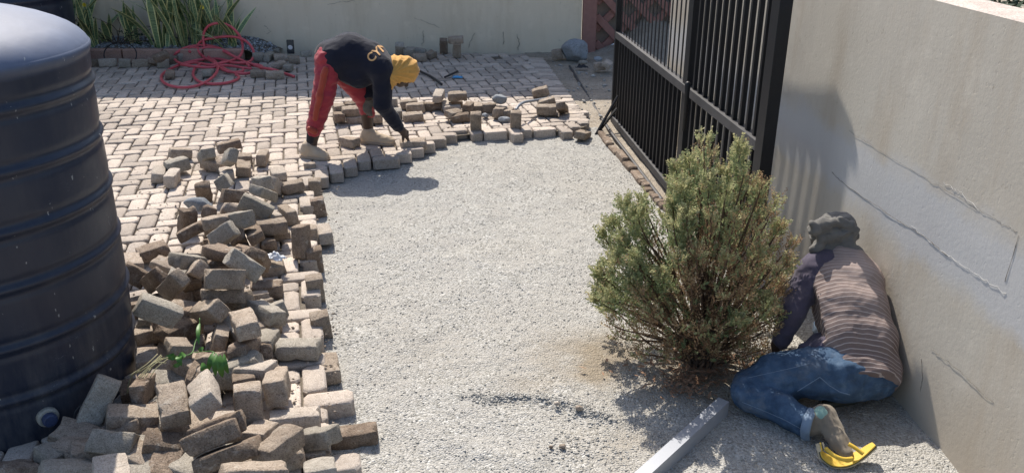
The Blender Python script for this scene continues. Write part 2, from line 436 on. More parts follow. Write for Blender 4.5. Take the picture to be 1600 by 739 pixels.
def tank_mat():
    m, nt, b = newmat('tank_plastic'); N = NB(nt); co = N.co()
    base = N.mix(N.noise(co, 2.2, 4), (.009, .014, .030), (.016, .024, .046))
    sep = N.n('ShaderNodeSeparateXYZ'); N.l(co, sep.inputs[0])
    # dusty foot, vertical runs, small white scratches and splashes
    low = N.ramp(sep.outputs[2], [(.02, (1, 1, 1)), (.5, (.12, .12, .12))])
    d = N.ramp(N.noise(N.mp(co, (6, 6, 1.2)), 2.4, 7, .7), [(.42, (0, 0, 0)), (.78, (1, 1, 1))])
    c = N.mix(N.math('MULTIPLY', N.math('MULTIPLY', d, low), .6), base, (.20, .19, .18))
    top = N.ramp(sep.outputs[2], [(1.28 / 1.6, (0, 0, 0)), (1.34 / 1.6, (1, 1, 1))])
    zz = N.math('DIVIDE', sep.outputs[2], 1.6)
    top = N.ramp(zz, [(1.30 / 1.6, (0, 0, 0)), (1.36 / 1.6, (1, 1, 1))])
    c = N.mix(N.math('MULTIPLY', top, N.math('MULTIPLY_ADD', N.noise(co, 5, 5, .6), .5, .35)), c, (.16, .20, .30))  # sky sheen of the dome painted as a paler blue
    sp = N.ramp(N.noise(N.mp(co, (1, 1, .5), (0, .4, .3)), 23, 3, .9), [(.675, (0, 0, 0)), (.70, (1, 1, 1))])
    c = N.mix(N.math('MULTIPLY', sp, .5), c, (.42, .43, .42))
    w1 = N.noise(N.mp(co, (7, 7, 26), (.5, .6, .2)), 2.6, 2, .5, 1.5); ln = N.ramp(N.math('ABSOLUTE', N.math('SUBTRACT', w1, .5)), [(.0, (1, 1, 1)), (.006, (0, 0, 0))])
    msk = N.ramp(N.noise(co, 4.5, 3), [(.58, (0, 0, 0)), (.68, (1, 1, 1))])
    c = N.mix(N.math('MULTIPLY', N.math('MULTIPLY', ln, msk), .4), c, (.3, .33, .38))
    N.l(c, b.inputs['Base Color'])
    r = N.ramp(N.noise(co, 9, 5, .6), [(.3, (.28, .28, .28)), (.7, (.44, .44, .44))]); r = N.mix(N.math('MAXIMUM', low, top), r, (.62, .62, .62)); N.l(r, b.inputs['Roughness'])
    b.inputs['Specular IOR Level'].default_value = .42
    h = N.math('ADD', N.noise(co, 5, 3), N.math('MULTIPLY', N.noise(co, 70, 3), .06)); N.bump(h, .35, .012, b)
    return m
M['tank'] = tank_mat()

def foliage_mat(name, dry):
    m, nt, b = newmat(name); N = NB(nt); t = N.attr('tint')
    if dry: c = N.ramp(t, [(0, (.16, .09, .055)), (.5, (.33, .22, .13)), (1, (.48, .38, .22))])
    else: c = N.ramp(t, [(0, (.09, .15, .09)), (.35, (.20, .26, .13)), (.65, (.33, .36, .18)), (1, (.46, .43, .24))])
    N.l(c, b.inputs['Base Color']); set_rough(b, .7, .25)
    tr = N.n('ShaderNodeBsdfTranslucent'); N.l(c, tr.inputs[0]); mx = N.n('ShaderNodeMixShader'); mx.inputs[0].default_value = .38
    out = [q for q in nt.nodes if q.type == 'OUTPUT_MATERIAL'][0]; N.l(b.outputs[0], mx.inputs[1]); N.l(tr.outputs[0], mx.inputs[2]); N.l(mx.outputs[0], out.inputs[0]); return m
M['fol'] = foliage_mat('conifer_green', False); M['foldry'] = foliage_mat('conifer_dry', True)
M['bark'] = plain('bark', (.10, .065, .045), .9, nz=.4, scale=60, bump=.6)
M['dry_leaf'] = plain('dry_leaf', (.26, .15, .09), .8, nz=.4, scale=60)
M['straw'] = plain('straw', (.36, .33, .19), .8, nz=.3, scale=60)
M['leaf_green'] = plain('fresh_leaf', (.06, .16, .025), .5, nz=.4, scale=30)
def snake_mat():
    m, nt, b = newmat('snake_leaf'); N = NB(nt); co = N.co(); e = N.attr('edge')
    bands = N.noise(N.mp(co, (6, 6, 60)), 1.6, 4, .7)
    c = N.ramp(bands, [(.38, (.07, .12, .06)), (.55, (.19, .28, .13)), (.7, (.34, .40, .24))])
    c = N.mix(N.ramp(e, [(.34, (0, 0, 0)), (.5, (1, 1, 1))]), c, (.72, .70, .32))
    N.l(c, b.inputs['Base Color']); set_rough(b, .5, .4); return m
M['snake'] = snake_mat()
def darkleaf():
    return plain('dark_hedge', (.02, .045, .02), .6, nz=.6, scale=40)
M['hedge'] = darkleaf()
M['yellow_flower'] = plain('yellow_flower', (.75, .60, .04), .6)

M['shirt_navy'] = cloth_mat('navy_jersey', (.013, .015, .027), .25)
M['shirt_print'] = plain('shirt_print', (.66, .38, .16), .7, nz=.25, scale=60)
M['scarf_yellow'] = cloth_mat('mustard_scarf', (.60, .33, .09), .12, 10)
M['pants_red'] = cloth_mat('red_satin', (.33, .035, .05), .40, 9, rough=.5)
M['pants_orange'] = cloth_mat('orange_patch', (.34, .06, .035), .2, 12, rough=.6)
M['shoe_tan'] = cloth_mat('tan_shoe', (.50, .40, .29), .18, 20, dirt=(.3, .25, .2))
M['shoe_sole'] = plain('shoe_sole', (.36, .29, .22), .8, nz=.2)  # painted sunlight grows towards the upper right shoulder
M['sock_dark'] = cloth_mat('dark_sock', (.03, .027, .03), .3)
M['glove'] = cloth_mat('grey_glove', (.10, .095, .085), .5, 40, dirt=(.22, .2, .16))
M['sleeve'] = cloth_mat('dusty_purple_jersey', (.075, .065, .095), .3, 16, dirt=(.24, .19, .18), dirtamt=.45)
M['headcloth'] = cloth_mat('grey_headcloth', (.15, .145, .135), .5, 18)
M['sock_grey'] = cloth_mat('grey_brown_sock', (.21, .18, .14), .25, 24)
M['sock_teal'] = cloth_mat('teal_patch', (.24, .38, .33), .2, 24)
M['flip_yellow'] = plain('yellow_rubber', (.60, .40, .05), .65, nz=.15)
M['flip_sole'] = plain('layered_sole', (.42, .36, .24), .7, nz=.3)
M['flip_dark'] = plain('dark_rubber', (.05, .055, .045), .7, nz=.4)
M['shorts_green'] = cloth_mat('dark_green_heel', (.045, .075, .06), .3)
def denim():
    m, nt, b = newmat('denim'); N = NB(nt); co = N.co()
    n = N.noise(co, 16, 6, .65)
    c = N.ramp(n, [(.25, (.028, .050, .090)), (.55, (.06, .105, .175)), (.8, (.14, .20, .28))])
    c = N.mix(N.math('MULTIPLY', N.ramp(N.noise(co, 5, 6, .7), [(.5, (0, 0, 0)), (.75, (1, 1, 1))]), .55), c, (.25, .24, .22))
    N.l(c, b.inputs['Base Color']); set_rough(b, .88, .2)
    N.bump(N.math('ADD', N.noise(co, 35, 4), N.math('MULTIPLY', N.noise(co, 700, 2), .3)), .6, .005, b); return m
M['denim'] = denim()
M['denim_hem'] = cloth_mat('denim_hem', (.17, .23, .31), .3, 20)
def stripes():
    m, nt, b = newmat('striped_knit'); N = NB(nt); co = N.co(); u = N.attr('stripe')
    u = N.math('ADD', u, N.math('MULTIPLY', N.math('SUBTRACT', N.noise(co, 9, 3), .5), .9))
    s = N.math('FRACT', u)
    base = N.ramp(N.noise(co, 6, 4), [(.35, (.15, .115, .11)), (.65, (.23, .18, .165))])
    f = N.ramp(s, [(.0, (0, 0, 0)), (.36, (0, 0, 0)), (.42, (1, 1, 1)), (.54, (1, 1, 1)), (.60, (0, 0, 0))])
    c = N.mix(N.math('MULTIPLY', f, .8), base, (.46, .40, .38))
    sunlit = N.attr('sunlit'); c = N.mix(N.math('MULTIPLY', sunlit, .55), c, (.46, .37, .33))  # pinkish sunlight on the dusty back, painted into the cloth colour
    N.l(c, b.inputs['Base Color']); set_rough(b, .95, .1)
    N.bump(N.math('ADD', N.noise(co, 40, 4), N.math('MULTIPLY', f, .15)), .5, .004, b); return m
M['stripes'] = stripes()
BRICK_GROUPS = [
'small cluster of loose bricks behind the main heap',
'loose paving bricks heaped on the paving beside the tank',
'bricks set along the left edge of the gravel bed',
'loose bricks scattered behind the curved paving edge',
'loose bricks lying behind the bending worker',
'loose bricks lying beside the red hose',
'bricks left at the foot of the cream wall',
'bricks lined up along the planting bed kerb',
'rubble beside the big grey boulder'
]
# centre, quaternion, size, tone, group, label
BRICKS = [
((-1.745,5.576,0.046),(0.464,-0.447,-0.495,0.583),(0.194,0.085,0.067),0,0,'upright pale brick standing alone at the right of the rear cluster'),
((-1.816,5.364,0.041),(0.612,0.026,0.062,0.788),(0.195,0.094,0.070),0,0,'squarish tan brick at the front right of the rear cluster, end towards viewer'),
((-1.910,5.291,0.026),(0.566,-0.030,0.003,0.824),(0.191,0.089,0.057),3,0,'low pale brick in front of the leaning grey brick in the rear cluster'),
((-1.883,5.584,0.031),(0.040,0.172,-0.984,0.000),(0.114,0.102,0.075),0,0,'brick lying sideways behind the squarish tan brick of the rear cluster'),
((-1.862,5.268,0.148),(0.393,0.300,0.790,0.363),(0.194,0.093,0.070),2,0,'grey brick leaning corner-up in the middle of the rear cluster'),
((-2.043,5.430,0.055),(0.128,-0.033,-0.984,-0.118),(0.127,0.099,0.078),0,0,'tan brick lying flat under the leaning grey brick of the rear cluster'),
((-2.089,5.451,0.103),(0.189,0.483,0.848,-0.109),(0.195,0.093,0.074),2,0,'dark grey brick tipped up at the left of the leaning grey brick'),
((-2.020,5.720,0.088),(-0.075,0.237,-0.967,0.052),(0.166,0.107,0.070),1,0,'long dark brick at the back of the rear cluster, slanting up to the right'),
((-2.364,5.692,0.045),(0.077,0.283,-0.953,0.069),(0.136,0.127,0.066),0,0,'broken brick with a notched top behind the long pale brick on the paving'),
((-2.265,5.369,0.059),(-0.064,0.331,-0.941,0.026),(0.150,0.132,0.085),2,0,'long pale grey brick behind the two end-on bricks near the tank side'),
((-2.354,5.263,0.034),(0.597,0.056,0.072,0.797),(0.197,0.076,0.070),3,0,'leftmost brick of the loose group on the paving, end facing viewer'),
((-2.220,5.155,0.043),(0.476,-0.449,-0.507,0.561),(0.193,0.087,0.071),3,0,'pale brick on its edge, in front of the leftmost loose brick'),
((-1.652,5.230,-0.005),(-0.032,0.143,-0.985,0.091),(0.177,0.098,0.049),3,1,'flat pale brick level with the paving just behind the heap'),
((-1.787,4.883,0.110),(0.588,0.218,0.462,0.627),(0.193,0.081,0.081),2,1,'dark diamond-shaped brick end at the rear tip of the heap'),
((-1.890,4.801,0.078),(0.549,-0.334,0.312,0.700),(0.174,0.090,0.055),1,1,'brown brick standing on end at the rear left of the heap'),
((-1.812,4.309,0.084),(0.568,0.235,0.757,-0.221),(0.173,0.097,0.056),1,1,'brown brick standing on end at the left corner of the heap'),
((-1.710,4.095,0.115),(0.205,-0.204,0.952,-0.098),(0.123,0.098,0.048),1,1,'dark thin-looking brick sloping down left below the left corner brick'),
((-1.543,4.071,0.180),(-0.042,0.217,-0.969,0.111),(0.174,0.103,0.064),0,1,'grainy brown brick lying across the middle of the rear heap'),
((-1.456,4.087,0.184),(0.114,-0.279,-0.602,0.739),(0.204,0.086,0.083),2,1,'grey brick end facing viewer beside the grainy brown brick'),
((-1.457,3.870,0.190),(0.252,-0.160,0.796,0.526),(0.152,0.080,0.067),2,1,'grey brick tipped on its corner with a lit right end, mid heap'),
((-1.359,4.054,0.116),(0.137,0.540,0.826,0.086),(0.193,0.084,0.062),1,1,'brown brick wedged right of the tipped grey brick'),
((-1.302,4.173,0.111),(0.013,0.192,-0.980,0.055),(0.155,0.108,0.072),0,1,'tan brick forming the front of the flat pale pair at the right of the heap'),
((-1.367,4.312,0.099),(0.013,0.233,-0.972,0.029),(0.145,0.116,0.063),3,1,'pale brick forming the back of the flat pair at the right of the heap'),
((-1.310,4.265,0.013),(0.006,0.179,-0.981,0.077),(0.127,0.101,0.057),0,1,'brick half hidden under the flat pale pair'),
((-1.402,4.263,0.188),(0.149,0.212,-0.616,0.744),(0.181,0.068,0.072),2,1,'grey brick lying on edge with a bright narrow top above the flat pale pair'),
((-1.419,4.474,0.190),(0.787,-0.089,0.269,0.549),(0.186,0.090,0.058),2,1,'blue-grey brick with a raised ridge near the back right of the heap'),
((-1.519,4.791,0.139),(0.406,0.227,0.651,0.600),(0.210,0.078,0.064),2,1,'pale grey brick corner poking up behind the blue-grey ridge brick'),
((-1.649,4.649,0.103),(0.548,-0.773,-0.105,0.300),(0.134,0.079,0.072),1,1,'dark brick with a lit stripe on its face near the rear of the heap'),
((-1.472,4.882,0.087),(0.591,0.391,0.645,0.285),(0.198,0.064,0.054),3,1,'pale brick leaning against the long tan brick at the rear right of the heap'),
((-1.392,4.980,0.047),(-0.062,0.207,-0.976,0.037),(0.141,0.105,0.067),0,1,'long tan brick lying loose at the rear right of the heap'),
((-1.307,4.514,0.043),(0.312,-0.347,-0.604,0.646),(0.190,0.086,0.065),0,1,'brick on edge pointing away, just behind the big upright brown brick'),
((-1.559,5.276,0.032),(0.568,-0.027,0.005,0.822),(0.199,0.095,0.061),3,1,'small pale brick end lying behind the long tan brick'),
((-1.106,4.015,0.092),(0.725,0.013,0.671,-0.157),(0.170,0.101,0.072),1,1,'big mottled brown brick standing on end at the right of the heap'),
((-1.122,4.307,-0.001),(0.695,-0.119,0.701,0.111),(0.117,0.094,0.053),0,2,'narrow brick standing right behind the big mottled brown brick'),
((-1.072,4.380,-0.021),(0.589,-0.043,0.009,0.807),(0.198,0.084,0.070),3,2,'pale edge brick just right of the big mottled brown brick'),
((-1.043,3.999,-0.012),(0.439,-0.555,0.415,0.572),(0.122,0.078,0.075),1,2,'dark brown brick set upright in the edge below the mottled brown brick'),
((-0.966,3.657,-0.012),(0.437,-0.560,0.404,0.576),(0.121,0.079,0.075),0,2,'edge brick standing level with the middle of the heap, second below the mottled brick'),
((-0.863,3.309,-0.011),(0.452,-0.581,0.377,0.562),(0.118,0.083,0.074),0,2,'upright edge brick right of the long pale-topped brick'),
((-0.769,2.987,-0.036),(0.602,-0.026,0.033,0.797),(0.189,0.092,0.064),0,2,'pinkish edge brick in the notch at the end of the long pale-topped brick'),
((-1.396,5.490,-0.018),(0.411,-0.603,0.443,0.521),(0.108,0.080,0.075),0,2,'upright brick at the rear corner of the edge, touching the left shoe'),
((-1.292,5.155,-0.023),(0.435,-0.555,0.430,0.564),(0.107,0.082,0.074),0,2,'second upright brick down the edge from the left shoe'),
((-1.193,4.791,-0.019),(0.444,-0.593,0.401,0.540),(0.111,0.075,0.074),1,2,'third upright brick down the edge, darker with a rounded top'),
((-0.893,3.016,0.038),(0.003,0.011,-0.998,0.065),(0.181,0.102,0.068),2,1,'long brick with a pale chalky top lying square at the right of the heap'),
((-0.993,2.747,0.105),(0.040,0.130,0.988,-0.077),(0.155,0.099,0.050),3,1,'pale flat-topped brick just right of the green leaves'),
((-0.883,2.655,0.094),(0.368,-0.519,-0.504,0.584),(0.183,0.104,0.084),0,1,'tall tan brick with a slanting top below the pale flat-topped brick'),
((-0.940,2.494,0.121),(0.356,-0.612,0.457,0.539),(0.125,0.097,0.078),0,1,'squarish brown brick on edge left of the tall slant-topped tan brick'),
((-1.013,2.683,0.097),(0.572,-0.114,0.058,0.811),(0.115,0.084,0.042),1,1,'crumbly dark brown brick under the pale flat-topped brick'),
((-1.066,2.915,0.215),(-0.073,-0.524,-0.849,0.019),(0.193,0.093,0.068),0,1,'square-ended tan brick perched on top, right of the thin green stem'),
((-1.086,3.248,0.086),(0.053,-0.339,-0.928,0.145),(0.193,0.075,0.069),2,1,'tapering grey brick with a chalky top near the paving edge'),
((-1.231,3.213,0.268),(0.116,-0.194,0.525,-0.820),(0.168,0.089,0.083),0,1,'large rough brick showing its broad face at the very centre of the heap'),
((-1.267,3.249,0.169),(0.051,0.197,-0.959,0.199),(0.184,0.105,0.062),0,1,'grey-brown brick directly under the large rough central brick'),
((-1.279,3.114,0.161),(0.411,0.021,0.536,0.737),(0.414,0.050,0.074),0,1,'lowest brick of the central stack, with a split corner'),
((-1.405,3.674,0.180),(0.046,-0.227,-0.968,0.102),(0.160,0.114,0.062),1,1,'brick with a pale top and very dark front behind the central brick'),
((-1.195,3.363,0.262),(0.792,0.484,0.351,-0.123),(0.166,0.076,0.074),2,1,'large smooth grey-green brick tilted down to the right in mid heap'),
((-1.207,3.613,0.174),(0.114,0.638,0.661,-0.378),(0.234,0.076,0.050),1,1,'dark brick end behind the smooth grey-green brick'),
((-1.525,3.560,0.185),(0.838,-0.139,0.195,0.490),(0.170,0.092,0.069),2,1,'long pale-grey brick left of the dark-fronted brick'),
((-1.871,3.960,0.059),(-0.049,0.294,-0.955,0.010),(0.130,0.102,0.065),1,1,'brick with a tan top and dark front nearest the paving on the left'),
((-1.903,3.795,0.071),(0.505,0.011,0.087,0.859),(0.194,0.076,0.049),0,1,'pale brick touching the tank side at the rear of the heap'),
((-1.758,3.491,0.151),(0.136,0.298,-0.508,0.797),(0.104,0.077,0.074),1,1,'dark brown brick face tilted against the tank'),
((-1.730,3.756,0.071),(0.154,-0.042,-0.987,-0.006),(0.110,0.094,0.054),0,1,'brick with a small lit top under the long pale-grey brick'),
((-1.641,3.435,0.155),(0.421,-0.054,0.614,0.666),(0.168,0.064,0.047),1,1,'brown brick left of the corner-up tan brick, next to the tank'),
((-1.479,3.261,0.214),(0.424,-0.094,0.635,0.639),(0.176,0.078,0.052),0,1,'tan-brown brick standing corner-up left of the dark square brick'),
((-1.477,3.442,0.109),(0.454,-0.379,0.291,0.752),(0.158,0.072,0.046),1,1,'dark square brick with a thin lit top left of the central stack'),
((-1.451,3.464,0.188),(0.351,0.350,0.846,0.197),(0.189,0.053,0.047),0,1,'small lit brick corner peeping out above the central brick'),
((-1.438,2.995,0.232),(0.637,-0.683,0.085,0.347),(0.176,0.059,0.074),2,1,'long dark brick with a bright white top beside the tank'),
((-1.587,3.170,0.023),(-0.033,0.297,-0.952,0.064),(0.094,0.096,0.045),0,1,'brick in deep shade with one lit patch beside the tank'),
((-1.308,2.829,0.156),(0.019,-0.468,-0.865,0.179),(0.120,0.083,0.056),0,1,'tan brick with a smooth lit top above the green leaves'),
((-1.464,2.880,0.070),(0.551,0.045,0.036,0.833),(0.106,0.081,0.047),0,1,'square pale brick against the tank left of the green sprig'),
((-1.181,2.801,0.111),(0.124,0.116,0.976,-0.140),(0.120,0.079,0.046),0,1,'tan brick behind the hanging green leaves'),
((-1.209,3.010,0.102),(0.480,-0.360,-0.388,0.700),(0.177,0.049,0.058),0,1,'pitted brick tilted up behind the perched square-ended brick'),
((-1.069,2.879,0.125),(0.708,-0.148,0.080,0.686),(0.175,0.071,0.049),1,1,'brick with a brown end directly below the perched square-ended brick'),
((-1.037,3.016,0.035),(0.284,-0.484,-0.517,0.647),(0.188,0.056,0.050),1,1,'dark brick end left of the long pale-topped brick'),
((-1.180,3.465,0.047),(0.560,-0.113,0.079,0.817),(0.123,0.090,0.047),0,1,'speckled brick with a rosy corner behind the tapering grey brick'),
((-1.172,3.560,0.038),(0.016,0.133,-0.990,0.041),(0.151,0.099,0.074),1,1,'dark-fronted brick lying square between heap and edge'),
((-1.211,3.821,0.014),(-0.037,0.221,-0.974,0.018),(0.079,0.102,0.084),0,1,'pale pitted brick under the white plastic scrap'),
((-1.323,4.132,0.033),(0.573,-0.091,0.084,0.810),(0.192,0.065,0.054),1,1,'small dark brown brick above the white plastic scrap'),
((-1.447,4.042,0.084),(0.521,-0.362,0.084,0.768),(0.180,0.059,0.062),1,1,'brown brick in shade right below the tipped grey brick'),
((-1.183,2.441,0.161),(0.089,-0.531,-0.843,-0.027),(0.173,0.098,0.063),0,1,'broad pale sandy brick tilted to the viewer, left of its twin'),
((-1.068,2.440,0.205),(0.531,-0.163,-0.168,0.815),(0.192,0.089,0.071),3,1,'pale sandy brick balanced on its corner, right of its twin'),
((-0.965,2.214,0.192),(0.167,-0.122,0.948,-0.243),(0.179,0.099,0.069),1,1,'long brown brick on its side below the two pale sandy bricks'),
((-0.961,2.264,0.189),(0.152,-0.141,0.953,-0.222),(0.174,0.098,0.073),1,1,'long brown brick close behind its longer front neighbour'),
((-0.909,2.177,0.149),(0.160,-0.044,0.961,-0.219),(0.207,0.102,0.054),1,1,'long brick lying in front of the long brown brick, near the bottom'),
((-0.872,2.378,0.081),(0.720,-0.094,0.153,0.671),(0.165,0.062,0.040),0,1,'brick top wedged behind the big slanting tan brick'),
((-0.765,2.234,0.141),(0.829,-0.059,0.035,0.554),(0.187,0.077,0.072),0,1,'big slanting tan brick with a bright top near the bottom of the heap'),
((-0.767,2.005,0.214),(-0.093,-0.241,0.943,-0.209),(0.192,0.146,0.051),0,1,'rough pinkish brick cut by the lower picture edge'),
((-0.628,2.201,0.065),(0.580,-0.105,0.100,0.801),(0.119,0.104,0.051),2,1,'greyish brick on a reddish one at the lower edge, right of the heap'),
((-0.686,2.416,0.038),(0.166,0.190,0.955,-0.154),(0.140,0.087,0.067),2,1,'brick with a whitish top and dark mossy end near the red-brown brick'),
((-0.795,2.542,0.026),(0.014,0.099,-0.991,0.092),(0.184,0.095,0.061),3,1,'white-topped brick half in blue shade below the tall tan brick'),
((-0.587,2.528,-0.039),(-0.028,0.098,-0.991,0.081),(0.185,0.093,0.057),1,2,'red-brown brick jutting out into the gravel'),
((-1.485,2.509,0.120),(0.553,0.116,0.560,-0.606),(0.193,0.075,0.075),2,1,'grey brick leaning upright against the foot of the tank'),
((-1.377,2.628,0.096),(0.377,-0.508,-0.453,0.628),(0.190,0.058,0.051),1,1,'brown brick under the dry stems, right of the brick leaning on the tank'),
((-1.352,2.470,0.082),(0.127,0.206,-0.967,0.083),(0.167,0.118,0.071),0,1,'brick with a pinkish lit top left of the broad pale sandy brick'),
((-1.350,2.310,0.094),(0.019,0.084,-0.386,0.919),(0.133,0.072,0.086),2,1,'smooth grey block tilted below the pinkish-topped brick'),
((-1.538,2.323,0.051),(0.852,0.071,0.155,0.494),(0.148,0.059,0.052),2,1,'long shaded grey brick running under the tank drain plug'),
((-1.449,2.187,0.075),(0.133,0.294,-0.933,0.159),(0.147,0.121,0.044),2,1,'dark grey brick at the lower edge below the shaded long brick'),
((-1.651,2.217,0.051),(-0.086,-0.306,0.932,-0.173),(0.122,0.107,0.044),1,1,'rough dark brick in the bottom left corner in front of the tank'),
((-1.231,2.064,0.150),(0.509,0.005,0.100,0.855),(0.202,0.101,0.068),3,1,'pale brick half in shade at the bottom edge, pointing away'),
((-1.185,2.318,0.085),(0.974,0.072,0.180,0.115),(0.107,0.085,0.064),1,1,'chipped brown brick under the broad pale sandy brick'),
((-0.814,6.695,0.036),(-0.030,0.112,-0.993,-0.016),(0.168,0.105,0.068),0,3,'front brick of the three pale-topped bricks nearest the worker hand'),
((-0.827,6.994,0.038),(-0.027,0.105,-0.994,0.019),(0.159,0.104,0.073),0,3,'middle brick of the three pale-topped bricks nearest the worker hand'),
((-0.899,7.133,0.034),(-0.031,0.107,-0.994,0.007),(0.155,0.103,0.069),0,3,'rear brick of the three pale-topped bricks nearest the worker hand'),
((-0.633,7.092,0.115),(0.732,0.048,-0.028,0.679),(0.194,0.083,0.064),3,3,'bright white-topped brick tipped up on top of its cluster'),
((-0.691,7.077,0.028),(0.007,0.081,-0.996,0.020),(0.136,0.102,0.069),1,3,'brown brick under the bright white-topped brick'),
((-0.470,7.070,0.119),(-0.009,0.084,-0.996,-0.026),(0.164,0.106,0.068),0,3,'big grey-tan brick lying highest at the back of the scattered row'),
((-0.495,7.188,0.020),(0.010,0.059,-0.998,0.017),(0.120,0.100,0.063),1,3,'dark brick under the highest grey-tan brick'),
((-0.575,7.111,0.029),(0.646,-0.030,-0.029,0.762),(0.198,0.081,0.065),3,3,'pale brick right below the bright white-topped brick'),
((-0.513,7.010,0.025),(-0.034,0.077,-0.996,0.042),(0.134,0.101,0.059),3,3,'flat lit brick in front of the highest grey-tan brick'),
((-0.481,6.755,0.045),(0.871,0.075,0.095,0.476),(0.175,0.085,0.059),0,3,'angled tan brick left behind the rounded front brick'),
((-0.424,6.696,0.030),(0.995,0.001,-0.062,0.075),(0.132,0.098,0.066),1,3,'worn brown brick just left of the upright end brick'),
((-0.371,6.866,0.056),(0.538,-0.537,-0.431,0.486),(0.192,0.103,0.066),1,3,'pitted reddish brick tilted on edge behind the first upright brick'),
((-0.286,6.432,0.066),(0.516,-0.481,0.453,0.545),(0.159,0.089,0.073),0,3,'first of the two bricks standing upright on the curved edge'),
((-0.296,7.049,0.028),(0.679,-0.041,-0.003,0.733),(0.194,0.078,0.061),0,3,'pinkish brick lying behind the first upright brick'),
((-0.194,6.967,0.040),(-0.033,0.003,-0.717,0.696),(0.105,0.087,0.074),0,3,'reddish brick on edge under the grey stone'),
((-0.104,6.811,0.048),(0.778,-0.034,0.048,0.626),(0.195,0.097,0.082),0,3,'tan brick angled away beside the small grey cobble'),
((-0.031,6.843,0.035),(0.755,-0.040,0.007,0.654),(0.195,0.078,0.068),0,3,'small tan brick just left of the second upright brick'),
((0.031,6.480,0.063),(0.525,-0.474,0.482,0.516),(0.156,0.088,0.073),0,3,'second of the two bricks standing upright on the curved edge, under the pipe'),
((0.291,6.875,0.050),(0.006,0.014,1.000,0.017),(0.168,0.101,0.079),0,3,'square-cut grey brick lying right of the bent pipe'),
((0.426,6.896,0.059),(0.739,-0.217,0.120,0.627),(0.192,0.085,0.050),1,3,'dark brick tilted against the square-cut grey brick'),
((0.297,7.014,0.076),(0.146,-0.027,0.989,0.000),(0.155,0.099,0.066),0,3,'brick sloping down left behind the square-cut grey brick'),
((0.260,7.519,0.048),(0.131,-0.057,0.990,0.003),(0.143,0.104,0.074),0,3,'tan brick standing by the open slot in the paving'),
((0.562,6.391,-0.026),(0.819,0.009,0.105,0.563),(0.191,0.093,0.059),0,3,'lone brick lying on the gravel at the foot of the gate props'),
((-1.066,7.196,0.027),(-0.060,0.057,-0.681,0.727),(0.072,0.076,0.074),2,4,'light grey brick seen above the worker forearm'),
((-0.971,6.740,0.043),(0.066,-0.086,0.762,-0.638),(0.071,0.091,0.077),2,4,'grey brick partly hidden behind the worker forearm'),
((-1.415,6.645,0.049),(0.609,-0.039,0.056,0.790),(0.201,0.092,0.073),1,4,'front left brick of the group between the worker legs'),
((-1.315,6.671,0.091),(-0.012,0.156,-0.987,-0.035),(0.129,0.106,0.070),0,4,'rounded brick on top of the group between the worker legs'),
((-1.284,6.656,0.023),(-0.008,0.126,-0.992,0.002),(0.127,0.101,0.066),0,4,'low front brick beside the right ankle'),
((-1.451,6.844,0.073),(0.597,-0.077,-0.018,0.799),(0.199,0.090,0.066),0,4,'rear left brick of the group between the worker legs'),
((-1.362,6.945,0.066),(-0.021,0.145,-0.989,-0.020),(0.118,0.103,0.068),1,4,'rearmost brick behind the worker front knee'),
((-1.109,6.657,0.042),(0.619,-0.048,0.040,0.783),(0.201,0.078,0.071),0,4,'brick just right of the worker front shin'),
((-1.214,5.993,0.034),(-0.021,-0.334,-0.941,0.056),(0.168,0.078,0.069),0,4,'single loose brick between the two shoes'),
((-2.765,9.111,0.049),(0.061,-0.121,0.741,-0.657),(0.090,0.092,0.074),2,5,'square brick at the left of the row under the phone'),
((-2.658,9.162,0.045),(0.544,-0.484,-0.448,0.519),(0.195,0.087,0.071),2,5,'brick pointing away, second in the row under the phone'),
((-2.532,9.159,0.032),(0.011,0.164,-0.984,-0.074),(0.145,0.102,0.067),0,5,'brick lying crosswise directly under the phone'),
((-2.351,9.017,0.041),(0.007,0.138,-0.989,-0.050),(0.095,0.101,0.075),0,5,'rightmost brick of the row under the phone'),
((-2.449,8.779,0.032),(0.783,0.012,0.023,0.622),(0.195,0.095,0.065),0,5,'slanted brick in front of the row under the phone'),
((-2.324,8.650,0.032),(0.666,-0.022,0.048,0.744),(0.195,0.080,0.062),2,5,'small squarish brick right of the slanted brick'),
((-2.360,8.265,0.040),(0.027,0.163,-0.986,-0.011),(0.172,0.103,0.074),0,5,'long brown brick at the free end of the red hose'),
((-2.553,8.346,0.032),(0.005,0.155,-0.987,-0.033),(0.150,0.100,0.071),0,5,'brown brick touching the long one under the hose end'),
((-3.419,8.297,0.037),(0.592,0.042,0.054,0.803),(0.197,0.088,0.070),1,5,'brick inside the leftmost loop of the red hose'),
((-3.060,8.370,0.040),(0.648,-0.041,0.044,0.760),(0.196,0.097,0.064),2,5,'brick inside the middle loop of the red hose'),
((-2.707,9.548,0.028),(-0.048,0.145,-0.988,0.025),(0.090,0.075,0.059),2,5,'small piece of brick against the wall left of the phone'),
((-2.311,9.413,0.028),(-0.052,0.138,-0.989,-0.007),(0.087,0.075,0.062),2,5,'dark brick against the wall right of the phone'),
((-1.245,9.308,0.095),(0.601,-0.284,0.295,0.686),(0.190,0.100,0.071),2,6,'grey brick standing upright behind the worker shoulder'),
((-1.143,9.299,0.066),(0.026,-0.045,0.810,-0.584),(0.107,0.106,0.076),2,6,'squat brick right of the upright one behind the shoulder'),
((-1.053,9.535,0.035),(-0.084,0.001,0.996,-0.039),(0.140,0.099,0.062),2,6,'brick lying against the wall behind the two loose ones'),
((-1.008,9.136,0.043),(0.051,0.128,-0.990,-0.032),(0.149,0.115,0.072),0,6,'rounded brown brick tilted beside a white scrap'),
((-0.906,9.330,0.033),(0.800,0.066,0.052,0.594),(0.190,0.086,0.065),0,6,'brown brick pointing away, next to the rounded one'),
((-0.774,9.530,0.091),(0.561,-0.396,0.387,0.615),(0.176,0.092,0.072),1,6,'dark brick standing upright left of the capped one'),
